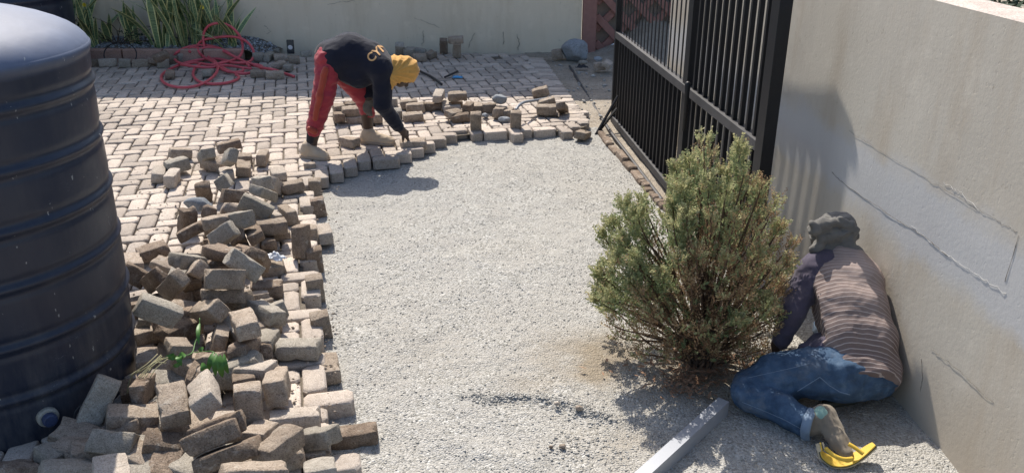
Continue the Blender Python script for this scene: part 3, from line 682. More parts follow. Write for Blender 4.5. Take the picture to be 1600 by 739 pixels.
((-0.613,9.318,0.088),(0.544,-0.423,0.427,0.585),(0.170,0.093,0.072),0,6,'upright brick carrying another brick across its top'),
((-0.611,9.169,0.225),(0.019,-0.038,0.997,0.068),(0.169,0.099,0.065),0,6,'brick laid crosswise on top of an upright brick by the wall'),
((-4.290,8.859,0.040),(0.132,-0.174,0.684,-0.696),(0.180,0.082,0.074),3,7,'long white-washed brick inside the black cable ring'),
((-4.087,8.813,0.046),(0.091,-0.180,0.709,-0.675),(0.092,0.088,0.074),2,7,'squarish grey brick at the right of the black cable ring'),
((-3.940,8.865,0.036),(0.126,-0.139,0.690,-0.699),(0.184,0.080,0.074),0,7,'long tan brick in the middle of the kerb row'),
((-3.806,8.872,0.044),(0.083,0.192,-0.949,0.236),(0.080,0.098,0.057),1,7,'small dark brick between the long tan and the upright grey brick'),
((-3.681,8.804,0.048),(0.101,-0.158,0.702,-0.687),(0.092,0.093,0.075),2,7,'upright grey brick in the kerb row left of the hose'),
((-3.677,9.005,0.044),(0.079,-0.179,0.738,-0.646),(0.073,0.089,0.074),1,7,'reddish brick touching the left loops of the hose'),
((-3.585,9.130,0.047),(0.095,-0.150,0.729,-0.661),(0.094,0.089,0.074),2,7,'pale grey brick standing inside the hose coils'),
((-3.501,9.232,0.043),(0.102,-0.142,0.730,-0.661),(0.091,0.086,0.074),0,7,'tan brick in the kerb row behind the hose coils'),
((-3.616,8.624,0.150),(0.122,-0.280,0.943,0.133),(0.163,0.104,0.067),1,7,'brick slanting on the red kerb beside the hose'),
((-4.452,8.886,0.029),(0.118,-0.188,0.678,-0.701),(0.076,0.074,0.074),1,7,'brownish brick next to the tank in the kerb row'),
((0.498,9.297,0.051),(-0.060,-0.012,-0.998,0.001),(0.098,0.100,0.095),0,8,'square tan block left of the big grey boulder'),
((0.913,8.679,0.040),(-0.010,-0.066,-0.705,0.706),(0.089,0.084,0.075),0,8,'tan brick half sunk in dirt in front of the dirt mound'),
((0.990,8.652,0.068),(0.774,0.168,0.157,0.590),(0.193,0.083,0.057),3,8,'pale brick tilted on the foot of the dirt mound'),
]

# ================================================================ THE SETTING
# ---- far ground sheet
me = mesh('ground', [(-60, -20, -.11), (60, -20, -.11), (60, 90, -.11), (-60, 90, -.11)], [(0, 1, 2, 3)])
tag(link('ground', me, M['dirt']), kind='structure')

# ---- dirt yard to the right of the paving and behind the gate, with its mound
def seg_d(X, Y, a, b):
    ax, ay = a[0], a[1]; dx, dy = b[0] - ax, b[1] - ay; t = np.clip(((X - ax) * dx + (Y - ay) * dy) / (dx * dx + dy * dy), 0, 1)
    return np.hypot(X - ax - t * dx, Y - ay - t * dy)
nx, ny = 150, 240
gx = np.linspace(.15, 2.4, nx); gy = np.linspace(3.4, 10.4, ny); X, Y = np.meshgrid(gx, gy)
Z = -.075 + .010 * fbm(np.stack([X * 3, Y * 3, X * 0], -1), 4) + .006 * fbm(np.stack([X * 14, Y * 14, X * 0], -1), 9)
mx, my = P(985, 70)[:2]
Z += np.clip((Y - 6.4) / 1.0, 0, 1) * .045
Z += .42 * np.exp(-(((X - mx - .25) / .42) ** 2 + ((Y - my + .1) / .55) ** 2)) * (1 + .12 * fbm(np.stack([X * 8, Y * 8, X * 0], -1), 2))
_k0, _k1 = P(936, 208, GZ), P(1020, 304, GZ); _kx = _k0[0] + (Y - _k0[1]) * (_k1[0] - _k0[0]) / (_k1[1] - _k0[1])
Z = np.where((Y < 6.7) & (X < _kx - .0), np.minimum(Z, -.10), Z)
V = np.stack([X, Y, Z], -1).reshape(-1, 3)
i = np.arange(nx * ny).reshape(ny, nx); Q = np.stack([i[:-1, :-1], i[:-1, 1:], i[1:, 1:], i[1:, :-1]], -1).reshape(-1, 4)
tag(link('dirt_yard', mesh_np('dirt_yard', V, Q, True), M['dirt']), kind='structure')

# ---- gravel bed
RIDGE = [P(735, 616, GZ), P(765, 624, GZ), P(800, 619, GZ), P(860, 622, GZ), P(915, 640, GZ), P(960, 655, GZ)]
RIDGE2 = [P(770, 640, GZ), P(800, 660, GZ), P(830, 672, GZ)]
def gravel_z(X, Y):
    p = np.stack([X, Y, X * 0], -1)
    z = GZ + .010 * fbm(p * 1.3, 11, 3) + .0055 * fbm(p * 9, 5, 4) + .003 * fbm(p * 45, 8, 2)
    for k in range(len(RIDGE) - 1):
        d = seg_d(X, Y, RIDGE[k], RIDGE[k + 1]); z = np.maximum(z, z * 0 + GZ + .013 * np.exp(-(d / .028) ** 2) + .006 * fbm(p * 30, 3, 2) - .006)
    z = z + .014 * np.exp(-(seg_d(X, Y, P(700, 690, GZ), P(830, 725, GZ)) / .06) ** 2)
    # trodden hollows
    for (px, py, r, dp) in ((1010, 680, .10, .012), (880, 655, .09, .010), (740, 715, .10, .012), (560, 500, .14, .008), (850, 380, .2, .007), (930, 330, .15, .008)):
        c = P(px, py, GZ); z = z - dp * np.exp(-(((X - c[0]) ** 2 + (Y - c[1]) ** 2) / r ** 2))
    return z
gx = np.concatenate([np.arange(-2.6, -1.0, .05), np.arange(-1.0, 1.62, .0105)]); gy = np.concatenate([np.arange(1.2, 2.1, .05), np.arange(2.1, 4.2, .0105), np.arange(4.2, 7.0, .016)])
X, Y = np.meshgrid(gx, gy); Z = gravel_z(X, Y)
V = np.stack([X, Y, Z], -1).reshape(-1, 3); ny, nx = X.shape
i = np.arange(nx * ny).reshape(ny, nx); Q = np.stack([i[:-1, :-1], i[:-1, 1:], i[1:, 1:], i[1:, :-1]], -1)
wallx = lambda y: 1.533 - .076 * (y - 2.873)
kl = [P(936, 208, GZ), P(1020, 304, GZ)]
kerbx = lambda y: kl[0][0] + (y - kl[0][1]) * (kl[1][0] - kl[0][0]) / (kl[1][1] - kl[0][1])
cx = (X[:-1, :-1] + X[1:, 1:]) / 2; cy = (Y[:-1, :-1] + Y[1:, 1:]) / 2
keep = (cx < wallx(cy) + .1) & ((cy < 4.0) | (cx < kerbx(cy) + .015)) & (cy < 6.75)
Q = Q[keep].reshape(-1, 4)
def soil(X, Y):
    s = np.zeros_like(X)
    for (px, py, r, am) in ((930, 560, .24, .95), (1010, 600, .22, .6), (1100, 590, .30, .8), (860, 600, .18, .5), (1230, 600, .3, .5), (1350, 640, .22, .55), (980, 680, .2, .35), (640, 560, .3, .12)):
        c = P(px, py, GZ); s = np.maximum(s, am * np.exp(-(((X - c[0]) ** 2 + ((Y - c[1]) * 1.2) ** 2) / r ** 2)))
    n = fbm(np.stack([X * 6, Y * 6, X * 0], -1), 21, 4)
    return np.clip(s * (1.0 + .8 * n), 0, 1)
SO = soil(V[:, 0], V[:, 1])
tag(link('gravel_bed', mesh_np('gravel_bed', V, Q, True, {'soil': SO}), M['gravel']), kind='structure')

# ---- loose stones over the gravel
def stones(name, XY, zf, r0, r1, m, kind='stuff', seed=1, parent=None, flat=.7):
    g = np.random.default_rng(seed); n = len(XY)
    base = np.array([(1, 0, 0), (0, 1, 0), (-1, 0, 0), (0, -1, 0), (0, 0, 1), (0, 0, -1)], float)
    tri = np.array([(0, 1, 4), (1, 2, 4), (2, 3, 4), (3, 0, 4), (1, 0, 5), (2, 1, 5), (3, 2, 5), (0, 3, 5)])
    r = r0 + (r1 - r0) * g.random(n) ** 3.0
    Vv = base[None] * (1 + .45 * (g.random((n, 6, 1)) - .5)) + .25 * (g.random((n, 6, 3)) - .5)
    s = r[:, None, None] * np.stack([1 + .5 * g.random(n), .7 + .4 * g.random(n), np.full(n, flat)], 1)[:, None, :]
    Vv = Vv * s
    a = g.random(n) * 6.283; c, q = np.cos(a)[:, None], np.sin(a)[:, None]
    xx = Vv[..., 0] * c - Vv[..., 1] * q; yy = Vv[..., 0] * q + Vv[..., 1] * c
    tl = (g.random((n, 1)) - .5) * .9; zz = Vv[..., 2] + xx * tl
    Vv = np.stack([xx + XY[:, 0:1], yy + XY[:, 1:2], zz + (zf(XY[:, 0], XY[:, 1]) + r * .25)[:, None]], -1)
    F = (tri[None] + np.arange(n)[:, None, None] * 6).reshape(-1, 3)
    t = np.repeat(g.random(n), 6)
    return tag(link(name, mesh_np(name, Vv.reshape(-1, 3), F, False, {'tint': t}), m, parent), kind=kind)
g = np.random.default_rng(5)
n = 60000
XY = np.stack([-1.35 + 2.95 * g.random(n), 2.1 + 4.65 * g.random(n) ** 1.15], 1)
dn = fbm(np.stack([XY[:, 0] * 2.2, XY[:, 1] * 2.2, XY[:, 0] * 0], -1), 31, 4)
inside = (XY[:, 0] < wallx(XY[:, 1]) - .01) & ((XY[:, 1] < 4) | (XY[:, 0] < kerbx(XY[:, 1]))) & (g.random(n) < .60 + .40 * dn - .45 * soil(XY[:, 0], XY[:, 1]))
stones('gravel_stones', XY[inside], gravel_z, .0016, .0060, M['pebble'], seed=2, flat=.32)
# coarser bits along the ridge and by the wall
pts = []
for k in range(1000):
    a = RIDGE[g.integers(0, 5)]; b = RIDGE[g.integers(1, 6)]; 
    kk = g.integers(0, 5); t = g.random(); q = RIDGE[kk] * (1 - t) + RIDGE[kk + 1] * t; pts.append((q[0] + g.normal() * .035, q[1] + g.normal() * .022))
for k in range(260): q = P(905 + g.normal() * 40, 700 + g.normal() * 22, GZ); pts.append(q[:2])
stones('coarse_gravel', np.array(pts), gravel_z, .0025, .008, M['pebble'], seed=3, flat=.4)

# ---- paving: herringbone of single pavers
PITCH_P = .1015; ANG = rad(13.5); RP = rotz(ANG)
ORG = P(560, 262)
poly_px = [(927, 197), (900, 203), (862, 205), (800, 207), (745, 209), (710, 213), (662, 232), (640, 240), (600, 250), (560, 258), (533, 272), (492, 282)]
poly = [P(*p)[:2] for p in poly_px]
left_edge = [(497, 300), (503, 340), (512, 380), (505, 430), (512, 480), (522, 530), (530, 580), (545, 640), (556, 700), (566, 760), (575, 830)]
poly += [P(p[0] - 12 - p[1] * .022, p[1])[:2] for p in left_edge] + [(-2.6, 1.7), (-5.6, 1.9), (-5.9, 9.25), P(120, 96)[:2], P(480, 88)[:2], P(620, 83)[:2], P(815, 84)[:2], P(832, 100)[:2], P(877, 152)[:2], P(905, 175)[:2]]
poly = np.array(poly)
def inpoly(x, y):
    c = False; j = len(poly) - 1
    for i_ in range(len(poly)):
        xi, yi = poly[i_]; xj, yj = poly[j]
        if (yi > y) != (yj > y) and x < (xj - xi) * (y - yi) / (yj - yi) + xi: c = not c
        j = i_
    return c
def paver_mesh(name, L, W, H, seed, tint):
    g_ = random.Random(seed); b = .009
    def ring(sx, sy, z, cc):
        out = []
        for (ux, uy) in ((1, 1), (-1, 1), (-1, -1), (1, -1)):
            x, y = ux * (L / 2 - sx), uy * (W / 2 - sy); c1 = cc * (.8 + .6 * g_.random())
            p1, p2 = (x, y - uy * c1), (x - ux * c1, y)
            if ux * uy < 0: p1, p2 = p2, p1
            out += [(*p1, z), (*p2, z)]
        return out
    zj = lambda: (g_.random() - .5) * .004
    R0 = ring(.001, .001, -H, .010); R1 = ring(0, 0, -b, .014); R2 = [(x, y, z + zj()) for (x, y, z) in ring(.003, .003, -.003, .017)]; R3 = [(x, y, z + zj() * .7) for (x, y, z) in ring(b * 1.3, b * 1.3, 0, .017)]
    V = R0 + R1 + R2 + R3; F = []
    for r in range(3):
        for q in range(8): F.append((r * 8 + q, r * 8 + (q + 1) % 8, (r + 1) * 8 + (q + 1) % 8, (r + 1) * 8 + q))
    V.append((0, 0, -.0005)); F += [(24 + q, 24 + (q + 1) % 8, 32) for q in range(8)]
    me = mesh(name, V, F, False, {'tint': [tint] * len(V)})
    me.polygons.foreach_set('use_smooth', [False] * 16 + [True] * (len(me.polygons) - 16)); me.materials.append(M['paver']); return me
PVAR = [paver_mesh('paver', .0955 * 2, .0935, .072, k, (k * .37 + .13) % 1.0) for k in range(12)]
bed = MB()
pv = MB()
polyc = [(p[0], p[1], -.022) for p in poly]
pave_root = link('pavement', mesh('pavement', [((p[0] - .03 * (1 if False else 0)), p[1], -.02) for p in poly], [tuple(range(len(poly)))]), M['joint'])
# the sand bed stays a little inside the edge pavers
me = pave_root.data
cen = poly.mean(0)
for v in me.vertices:
    x, y = v.co.x, v.co.y
    v.co.x -= .05 if x > -3 else 0; v.co.y += .05 if y < 7.2 and x > -2.4 else 0
tag(pave_root, kind='structure')
holes = [P(733, 91)[:2], P(780, 89)[:2]]
cells = []
org2 = np.array(ORG[:2]); R2m = RP[:2, :2]
for i_ in range(-60, 60):
    for j_ in range(-60, 90):
        d = (i_ - j_) % 4
        if d == 0: cxy = (i_ + 1.0, j_ + .5); a = 0.0
        elif d == 3: cxy = (i_ + .5, j_ + 1.0); a = math.pi / 2
        else: continue
        wxy = org2 + R2m @ (np.array(cxy) * PITCH_P)
        if inpoly(*wxy) and all(np.hypot(*(wxy - h_)) > .075 for h_ in holes): cells.append((wxy[0], wxy[1], a + ANG, .0))
# header course along the right edge
ba, bb = P(850, 91), P(924, 192); dv = (bb - ba); ln = np.linalg.norm(dv); dv = dv / ln; nv = np.array((dv[1], -dv[0], 0)) * (1 if dv[1] * 1 > 0 else 1)
nv = np.array((-abs(dv[1]), dv[0] * (1 if dv[1] < 0 else -1), 0)); nv = nv / np.linalg.norm(nv)
for k in range(int(ln / .102)):
    p = ba + dv * (k + .5) * .102 + nv * .10
    cells.append((p[0], p[1], math.atan2(nv[1], nv[0]), .0))
hs = MB(); 
q0 = ba - dv * .02; q1 = bb - dv * .03
# heap outline: pavers fully under it cannot be seen
heap_px = [(215, 560), (205, 400), (262, 350), (290, 300), (350, 275), (420, 262), (470, 300), (455, 360), (440, 420), (455, 500), (430, 560), (450, 640), (480, 739), (0, 739)]
def inpx(poly_, x, y):
    c = False; j = len(poly_) - 1
    for i_ in range(len(poly_)):
        xi, yi = poly_[i_]; xj, yj = poly_[j]
        if (yi > y) != (yj > y) and x < (xj - xi) * (y - yi) / (yj - yi) + xi: c = not c
        j = i_
    return c
tank_px = [(-50, -50), (140, 60), (215, 560), (100, 680), (-50, 720)]
def visible(x, y):
    if y < 1.9: return False
    px, py = proj((x, y, 0)); return -5 < px < 1605 and py < 745 and not inpx(heap_px, px, py) and not inpx(tank_px, px, py)
cells.sort(key=lambda c: (not visible(c[0], c[1]), math.hypot(c[0], c[1])))
gr = random.Random(4)
rest = []
for k, (x, y, a, z) in enumerate(cells):
    e_near = not inpoly(x + .16, y - .12) and x > -2.2
    z = gr.gauss(0, .0022) + .006 * float(fbm(np.array([[x * .8, y * .8, 0]]), 3, 2)[0]) + (gr.uniform(0, .006) if e_near else 0)
    rx, ry = gr.gauss(0, .012), gr.gauss(0, .012); da = gr.gauss(0, .012)
    if k < 292:
        o = bpy.data.objects.new('paver', PVAR[gr.randrange(12)]); COL.objects.link(o); o.parent = pave_root
        o.location = (x + gr.gauss(0, .0012), y + gr.gauss(0, .0012), z); o.rotation_euler = (rx, ry, a + da + (math.pi if gr.random() < .5 else 0))
    else: rest.append((x, y, z, rx, ry, a + da))
VV = []; FF = []; TT = []
tmpl = [np.array([v.co[:] for v in m_.vertices]) for m_ in PVAR]; tf = [tuple(p.vertices) for p in PVAR[0].polygons]
for (x, y, z, rx, ry, a) in rest:
    T = tmpl[gr.randrange(12)]; Rm = np.array(Matrix.Rotation(a, 3, 'Z') @ Matrix.Rotation(ry, 3, 'Y') @ Matrix.Rotation(rx, 3, 'X'))
    n0 = len(VV) * 33; VV.append(T @ Rm.T + (x, y, z)); FF += [tuple(i_ + n0 for i_ in f) for f in tf]; TT += [gr.random()] * 33
me = mesh('far_pavers', np.concatenate(VV), FF, False, {'tint': TT})
sm = ([False] * 16 + [True] * (len(tf) - 16)) * len(rest); me.polygons.foreach_set('use_smooth', sm)
tag(link('far_pavers', me, M['paver'], pave_root), kind='stuff')

# ================================================================ WALLS
def wall_block(name, A, B, th, z0, z1, m, side, top=None, rough=.0, parent=None, n=60):
    """upright wall from A to B, thickness th towards `side` (unit normal), slightly uneven faces"""
    A, B, s = np.array(A, float), np.array(B, float), np.array(side, float); mb = MB()
    nz = 14; V = []; F = []
    for k in range(n + 1):
        t = k / n; p = A * (1 - t) + B * t
        for q in range(nz + 1):
            z = z0 + (z1 - z0) * q / nz
            d = rough * float(fbm(np.array([[p[0] * 1.7, p[1] * 1.7, z * 1.7]]), 6, 4)[0]); e = rough * .5 * float(fbm(np.array([[p[0] * 5, p[1] * 5, 1]]), 8, 3)[0]) if q == nz else 0
            V.append((p[0] + s[0] * d, p[1] + s[1] * d, z + e))
    for k in range(n):
        for q in range(nz):
            a = k * (nz + 1) + q; F.append((a, a + nz + 1, a + nz + 2, a + 1))
    n0 = len(V)
    for k in range(n + 1):
        t = k / n; p = A * (1 - t) + B * t + s * th; e = V[k * (nz + 1) + nz][2]; V.append((p[0], p[1], z0)); V.append((p[0], p[1], e))
    for k in range(n):
        a = n0 + 2 * k; F.append((a, a + 1, a + 3, a + 2))
        t0 = k * (nz + 1) + nz; F.append((t0, t0 + nz + 1, a + 3, a + 1))
    F.append(tuple([0] + [n0, n0 + 1] + list(range(nz, 0, -1)))); e0 = n * (nz + 1); nl = n0 + 2 * n
    F.append(tuple(list(range(e0, e0 + nz + 1)) + [nl + 1, nl]))
    me = mesh(name, V, F)
    bm = bmesh.new(); bm.from_mesh(me); bmesh.ops.recalc_face_normals(bm, faces=bm.faces); bm.to_mesh(me); bm.free()
    o = link(name, me, m, parent)
    if top:
        me.materials.append(top)
        for p in me.polygons:
            if p.normal.z > .7: p.material_index = 1
    return o
# right-hand rendered wall
yA, yB = 1.2, 6.7
rw = wall_block('boundary_wall', (wallx(yA), yA), (wallx(yB), yB), .185, -.3, 1.443, M['wall_right'], (1, .076), M['wall_top'], .003)
tag(rw, 'rough rendered beige wall with grey repair band, rising at the right', 'wall')
def on_rw(px, py):
    A = np.array([wallx(1.0), 1.0]); B = np.array([wallx(7.0), 7.0]); n_ = np.array([-(B - A)[1], (B - A)[0]]); d = ray(px, py); t = (n_ @ A) / (n_ @ d[:2]); return _C + d * t
def crack(name, pxs, r, m, jit=.006, sub=10, parent=rw, off=-.001, seed=1):
    g_ = random.Random(seed); pts = [on_rw(*p) for p in pxs]; out = []
    for k in range(len(pts) - 1):
        for q in range(sub):
            t = q / sub; p = pts[k] * (1 - t) + pts[k + 1] * t; out.append(p + np.array((off, 0, g_.gauss(0, jit))) )
    out.append(pts[-1]); mb = MB(); mb.tube(out, [r * (.3 + .8 * g_.random()) for _ in out], 5); return mb.build(name, m, parent)
crack('crack', [(1300, 270), (1319, 287), (1400, 343), (1445, 370), (1481, 400)], .0011, M['crack'], .0022, seed=1)
crack('crack', [(1327, 206), (1420, 262), (1500, 310), (1560, 345), (1590, 362)], .0005, M['crack'], .0025, seed=2)
crack('crack', [(1455, 545), (1500, 580), (1552, 628)], .0008, M['crack'], .003, seed=3)
crack('crack', [(1592, 368), (1583, 400), (1570, 440)], .0009, M['crack'], .002, 6, seed=4)
crack('mortar_ridge', [(1425, 352), (1455, 380), (1490, 405), (1530, 432), (1572, 458)], .0009, M['mortar'], .0022, seed=5)
crack('mortar_ridge', [(1475, 285), (1500, 300), (1530, 328)], .0008, M['mortar'], .003, seed=6)
crack('crack', [(1440, 560), (1442, 590), (1438, 612)], .001, M['crack'], .004, 6, seed=7)
# far cream wall, with its hairline cracks
bw = wall_block('garden_wall', (-9.0, 9.62), (.80, 9.76), .2, -.3, 2.78, M['wall_back'], (0, 1), None, .006)
tag(bw, 'long cream rendered wall across the back of the yard, cracked and in shade', 'wall')
def wcrack(pxs, r, seed):
    g_ = random.Random(seed); out = []
    for k in range(len(pxs) - 1):
        for q in range(6):
            t = q / 6; x = pxs[k][0] * (1 - t) + pxs[k + 1][0] * t; y = pxs[k][1] * (1 - t) + pxs[k + 1][1] * t
            Yw = 9.62 + (PY(x, y, 9.7)[0] + 9) / 9.8 * .14; p = PY(x, y, Yw - .003); out.append(p + np.array((g_.gauss(0, .006), 0, g_.gauss(0, .004))))
    mb = MB(); mb.tube(out, [r * (.5 + g_.random()) for _ in out], 5); mb.build('crack', M['crack'], bw)
for k, c in enumerate([[(661, 48), (662, 60), (658, 74)], [(741, 53), (736, 64), (730, 78)], [(785, 50), (788, 62), (786, 72)], [(808, 55), (811, 70), (809, 80)], [(512, 8), (530, 4), (560, 1)], [(648, 28), (668, 36), (690, 45)], [(412, 40), (418, 44), (422, 50), (415, 55)]]): wcrack(c, .0022 if k < 4 else .0012, k)
# lattice block panel at the far right
lp = empty('lattice_panel', (1.35, 9.80, 0)); tag(lp, 'red-brown diamond lattice panel at the far right end of the cream wall', 'lattice panel')
mb = MB(); mb.box((.70, .17, .9), (2.4, .10, 2.2)); o = mb.build('back_panel', M['lattice_back'], lp)
mb = MB(); mb.box((-.46, .0, .9), (.16, .10, 2.2), bev=.008); mb.build('post', M['lattice'], lp)
for s in (1, -1):
    for k in range(-7, 12):
        mb = MB(); Rm = np.array(Matrix.Rotation(rad(45) * s, 3, 'Y')); cx_ = k * .30
        x0 = -.38; x1 = 1.7
        # a slat across the panel, clipped to it
        pa = []
        for zz in (-.2, 2.0):
            pass
        c0 = cx_; pts_ = []
        z_at = lambda x: (x - c0) * s
        xs = [x for x in (x0, x1)]
        lo_x, hi_x = x0, x1
        za, zb = z_at(lo_x), z_at(hi_x)
        def clip(x, z):
            return x, z
        # clip in z to [-.2,2.0]
        ts = []
        for (x, z) in ((lo_x, za), (hi_x, zb)):
            z2 = min(max(z, -.2), 2.0); x2 = c0 + z2 * s if z2 != z else x; ts.append((x2, z2))
        (xa, za), (xb, zb) = ts
        if xb - xa < .12: continue
        L = math.hypot(xb - xa, zb - za); mb.box((0, 0, 0), (L, .035, .085), np.array(Matrix.Rotation(-math.atan2(zb - za, xb - xa), 3, 'Y')), bev=.006)
        o = mb.build('slat', M['lattice'], lp); o.location = ((xa + xb) / 2, .045 + (.02 if s > 0 else -.016), (za + zb) / 2)

# ---- planting bed, its red kerb
kb = MB()
for k in range(7):
    xa = -6.0 + k * .44; kb = MB(); Yk = 9.14
    kb.box((0, 0, 0), (.425, .09, .16), bev=.012); o = kb.build('kerb_block', M['kerb_red'])
    if k == 0:
        kroot = empty('garden_kerb', (-4.6, 9.2, 0)); tag(kroot, 'low dark red kerb holding back the planting bed by the wall', 'kerb')
    o.parent = kroot; o.location = (xa + .22 + 4.6, Yk - 9.2, .055)
nx, ny = 120, 30
gx = np.linspace(-6.2, -2.65, nx); gy = np.linspace(9.16, 9.75, ny); X, Y = np.meshgrid(gx, gy)
def bedz(X, Y): return .115 * np.clip((-2.55 - X) / .35, 0, 1) + .06 * np.clip((Y - 9.2) / .4, 0, 1) * np.clip((-2.55 - X) / .5, 0, 1) + .012 * fbm(np.stack([X * 9, Y * 9, X * 0], -1), 6, 3) - .01
V = np.stack([X, Y, bedz(X, Y)], -1).reshape(-1, 3); i = np.arange(nx * ny).reshape(ny, nx); Q = np.stack([i[:-1, :-1], i[:-1, 1:], i[1:, 1:], i[1:, :-1]], -1).reshape(-1, 4)
tag(link('planting_bed', mesh_np('planting_bed', V, Q, True), M['joint']), kind='structure')
n = 4200; XY = np.stack([-5.6 + 2.9 * g.random(n), 9.17 + .5 * g.random(n)], 1)
stones('bed_gravel', XY, bedz, .008, .022, M['bedstone'], seed=8)

# ---- gravel edging between the gravel and the gate, of thin split bricks set on end
er = empty('edging_strip', tuple((kl[0] + kl[1]) / 2)); tag(er, 'thin brown brick edging between the gravel and the gate foot', 'edging')
ea, eb = np.array(kl[0]), np.array(kl[1]); eb = eb + (eb - ea) * .35; L = np.linalg.norm(eb - ea); u = (eb - ea) / L; ang = math.atan2(u[1], u[0])
k = 0; s_ = 0
while s_ < L:
    l_ = .20 if s_ < L * .55 else .075; mb = MB(); mb.box((0, 0, 0), (l_ - .008, .05 + .02 * gr.random(), .10), bev=.008); o = mb.build('edging_brick', BR[1], er)
    p = ea + u * (s_ + l_ / 2) - er.location; o.location = (p[0] + gr.gauss(0, .004), p[1], -.022 + gr.gauss(0, .008)); o.rotation_euler = (gr.gauss(0, .04), gr.gauss(0, .03), ang + gr.gauss(0, .03)); s_ += l_

# ---- steel track rod on the dirt
mb = MB(); a_, b_ = P(890, 104, -.02), P(950, 200, -.05); c_ = P(1034, 312, -.05)
mb.tube(spline([a_, (a_ + b_) / 2 + (0, 0, -.005), b_, (b_ + c_) / 2, c_], 6), .012, 6); o = mb.build('track_rod', M['steel_dusty']); tag(o, 'long thin steel track rod running over the dirt towards the gate', 'metal rod')

# ================================================================ THE GATE
G0, G1 = np.array((.861, 6.903)), np.array((1.196, 3.735)); gd = (G1 - G0); GL = np.linalg.norm(gd); gd = gd / GL; ga = math.atan2(gd[1], gd[0]); RG = rotz(ga)
gate = empty('steel_gate', (G0[0], G0[1], 0)); tag(gate, 'tall black steel gate of square upright bars along the right wall', 'gate')
SPLIT = GL - 1.27; TOP_FAR, TOP_NEAR = 2.67, 1.52
def gbox(name, s0, s1, z0, z1, th, m, off=0.0, par=gate, bev=.002):
    mb = MB(); mb.box((0, 0, 0), (s1 - s0, th, z1 - z0), bev=bev); o = mb.build(name, m, par)
    c = gd * (s0 + s1) / 2; nrm = np.array((-gd[1], gd[0])); o.location = (c[0] + nrm[0] * off, c[1] + nrm[1] * off, (z0 + z1) / 2); o.rotation_euler = (0, 0, ga); return o
BARM = {}
def bar(s, z0, z1, wd=.024, dp=.024):
    key = (round(z0, 3), round(z1, 3), dp)
    if key not in BARM:
        mb = MB(); mb.box((0, 0, (z0 + z1) / 2), (wd, dp, z1 - z0), bev=.002); BARM[key] = mesh('bar', mb.V, mb.F); BARM[key].materials.append(M['black_steel'])
    o = bpy.data.objects.new('bar', BARM[key]); COL.objects.link(o); o.parent = gate; c = gd * s; o.location = (c[0], c[1], 0); o.rotation_euler = (0, 0, ga)
gbox('bottom_rail', .04, GL - .09, -.05, .0, .05, M['steel_dusty'])
gbox('middle_rail', .04, GL - .09, .648, .70, .055, M['steel_dusty'])
mb = MB(); z0_, z1_ = 2.47, TOP_FAR; s1_ = 2.075
prf = [(.04, z0_), (s1_, z0_), (s1_, z1_ - .15), (s1_ - .24, z1_), (.04, z1_)]
mb.add([(gd[0] * a + q * gd[1], gd[1] * a - q * gd[0], z) for q in (-.012, .012) for (a, z) in prf], [(0, 1, 2, 3, 4), (9, 8, 7, 6, 5)] + [(i_, i_ + 5, (i_ + 1) % 5 + 5, (i_ + 1) % 5) for i_ in range(5)]); mb.build('shadow_panel', M['black_steel'], gate)  # panel added above the view, outlined to cast the shadow on the wall
for k in range(-7, 5): gbox('shadow_picket', 1.153 + .1415 * k + .026, 1.153 + .1415 * (k + 1) - .026, 1.75, 2.469, .005, M['black_steel'])  # unseen boards added; their slots let light stripes fall on the wall
gbox('shadow_picket', 1.153 + .1415 * 4 + .16, 2.05, 1.75, 2.469, .005, M['black_steel'])  # wider added board, closes the slotted shadow at its near end
gbox('top_rail', SPLIT + .045, GL - .09, 1.47, 1.52, .05, M['black_steel'])
gbox('end_post', 0, .04, -.05, 2.67, .05, M['black_steel'])
gbox('end_post', GL - .09, GL, -.05, 1.52, .06, M['black_steel'])
gbox('middle_post', SPLIT - .045, SPLIT + .045, -.05, 2.46, .045, M['black_steel'], .004)
s = .04 + .0905
while s < SPLIT - .08: bar(s, 0, .648); bar(s, .70, 1.75, .020, .006); s += .0905
s = SPLIT + .045 + .0955
while s < GL - .13: bar(s, 0, .648); bar(s, .70, 1.47); s += .0955
lat = MB(); q = PY(1077, 138, 4.74); sl = 0
lat.tube([(0, 0, -.22), (0, 0, .0), (0, 0, .05), (0, 0, .062), (0, 0, .068)], [.014, .014, .018, .014, .006], 12); o = lat.build('latch_post', M['black_steel'], gate, True)
o.location = (q[0] - G0[0] - .01, q[1] - G0[1], q[2] - .03)
# the two prop bars leaning on its far end
pr = empty('gate_prop', tuple(P(931, 211, GZ))); tag(pr, 'pair of thin black rods propped slantwise against the far end of the gate', 'prop rods')
b0 = P(931, 211, GZ)
for (px, py, dz) in ((966, 150, 0), (964, 170, 0)):
    t_ = PY(px, py, 6.72); mb = MB(); mb.tube([(0, 0, 0), tuple(t_ - b0)], .012, 8); mb.build('rod', M['black_steel'], pr)

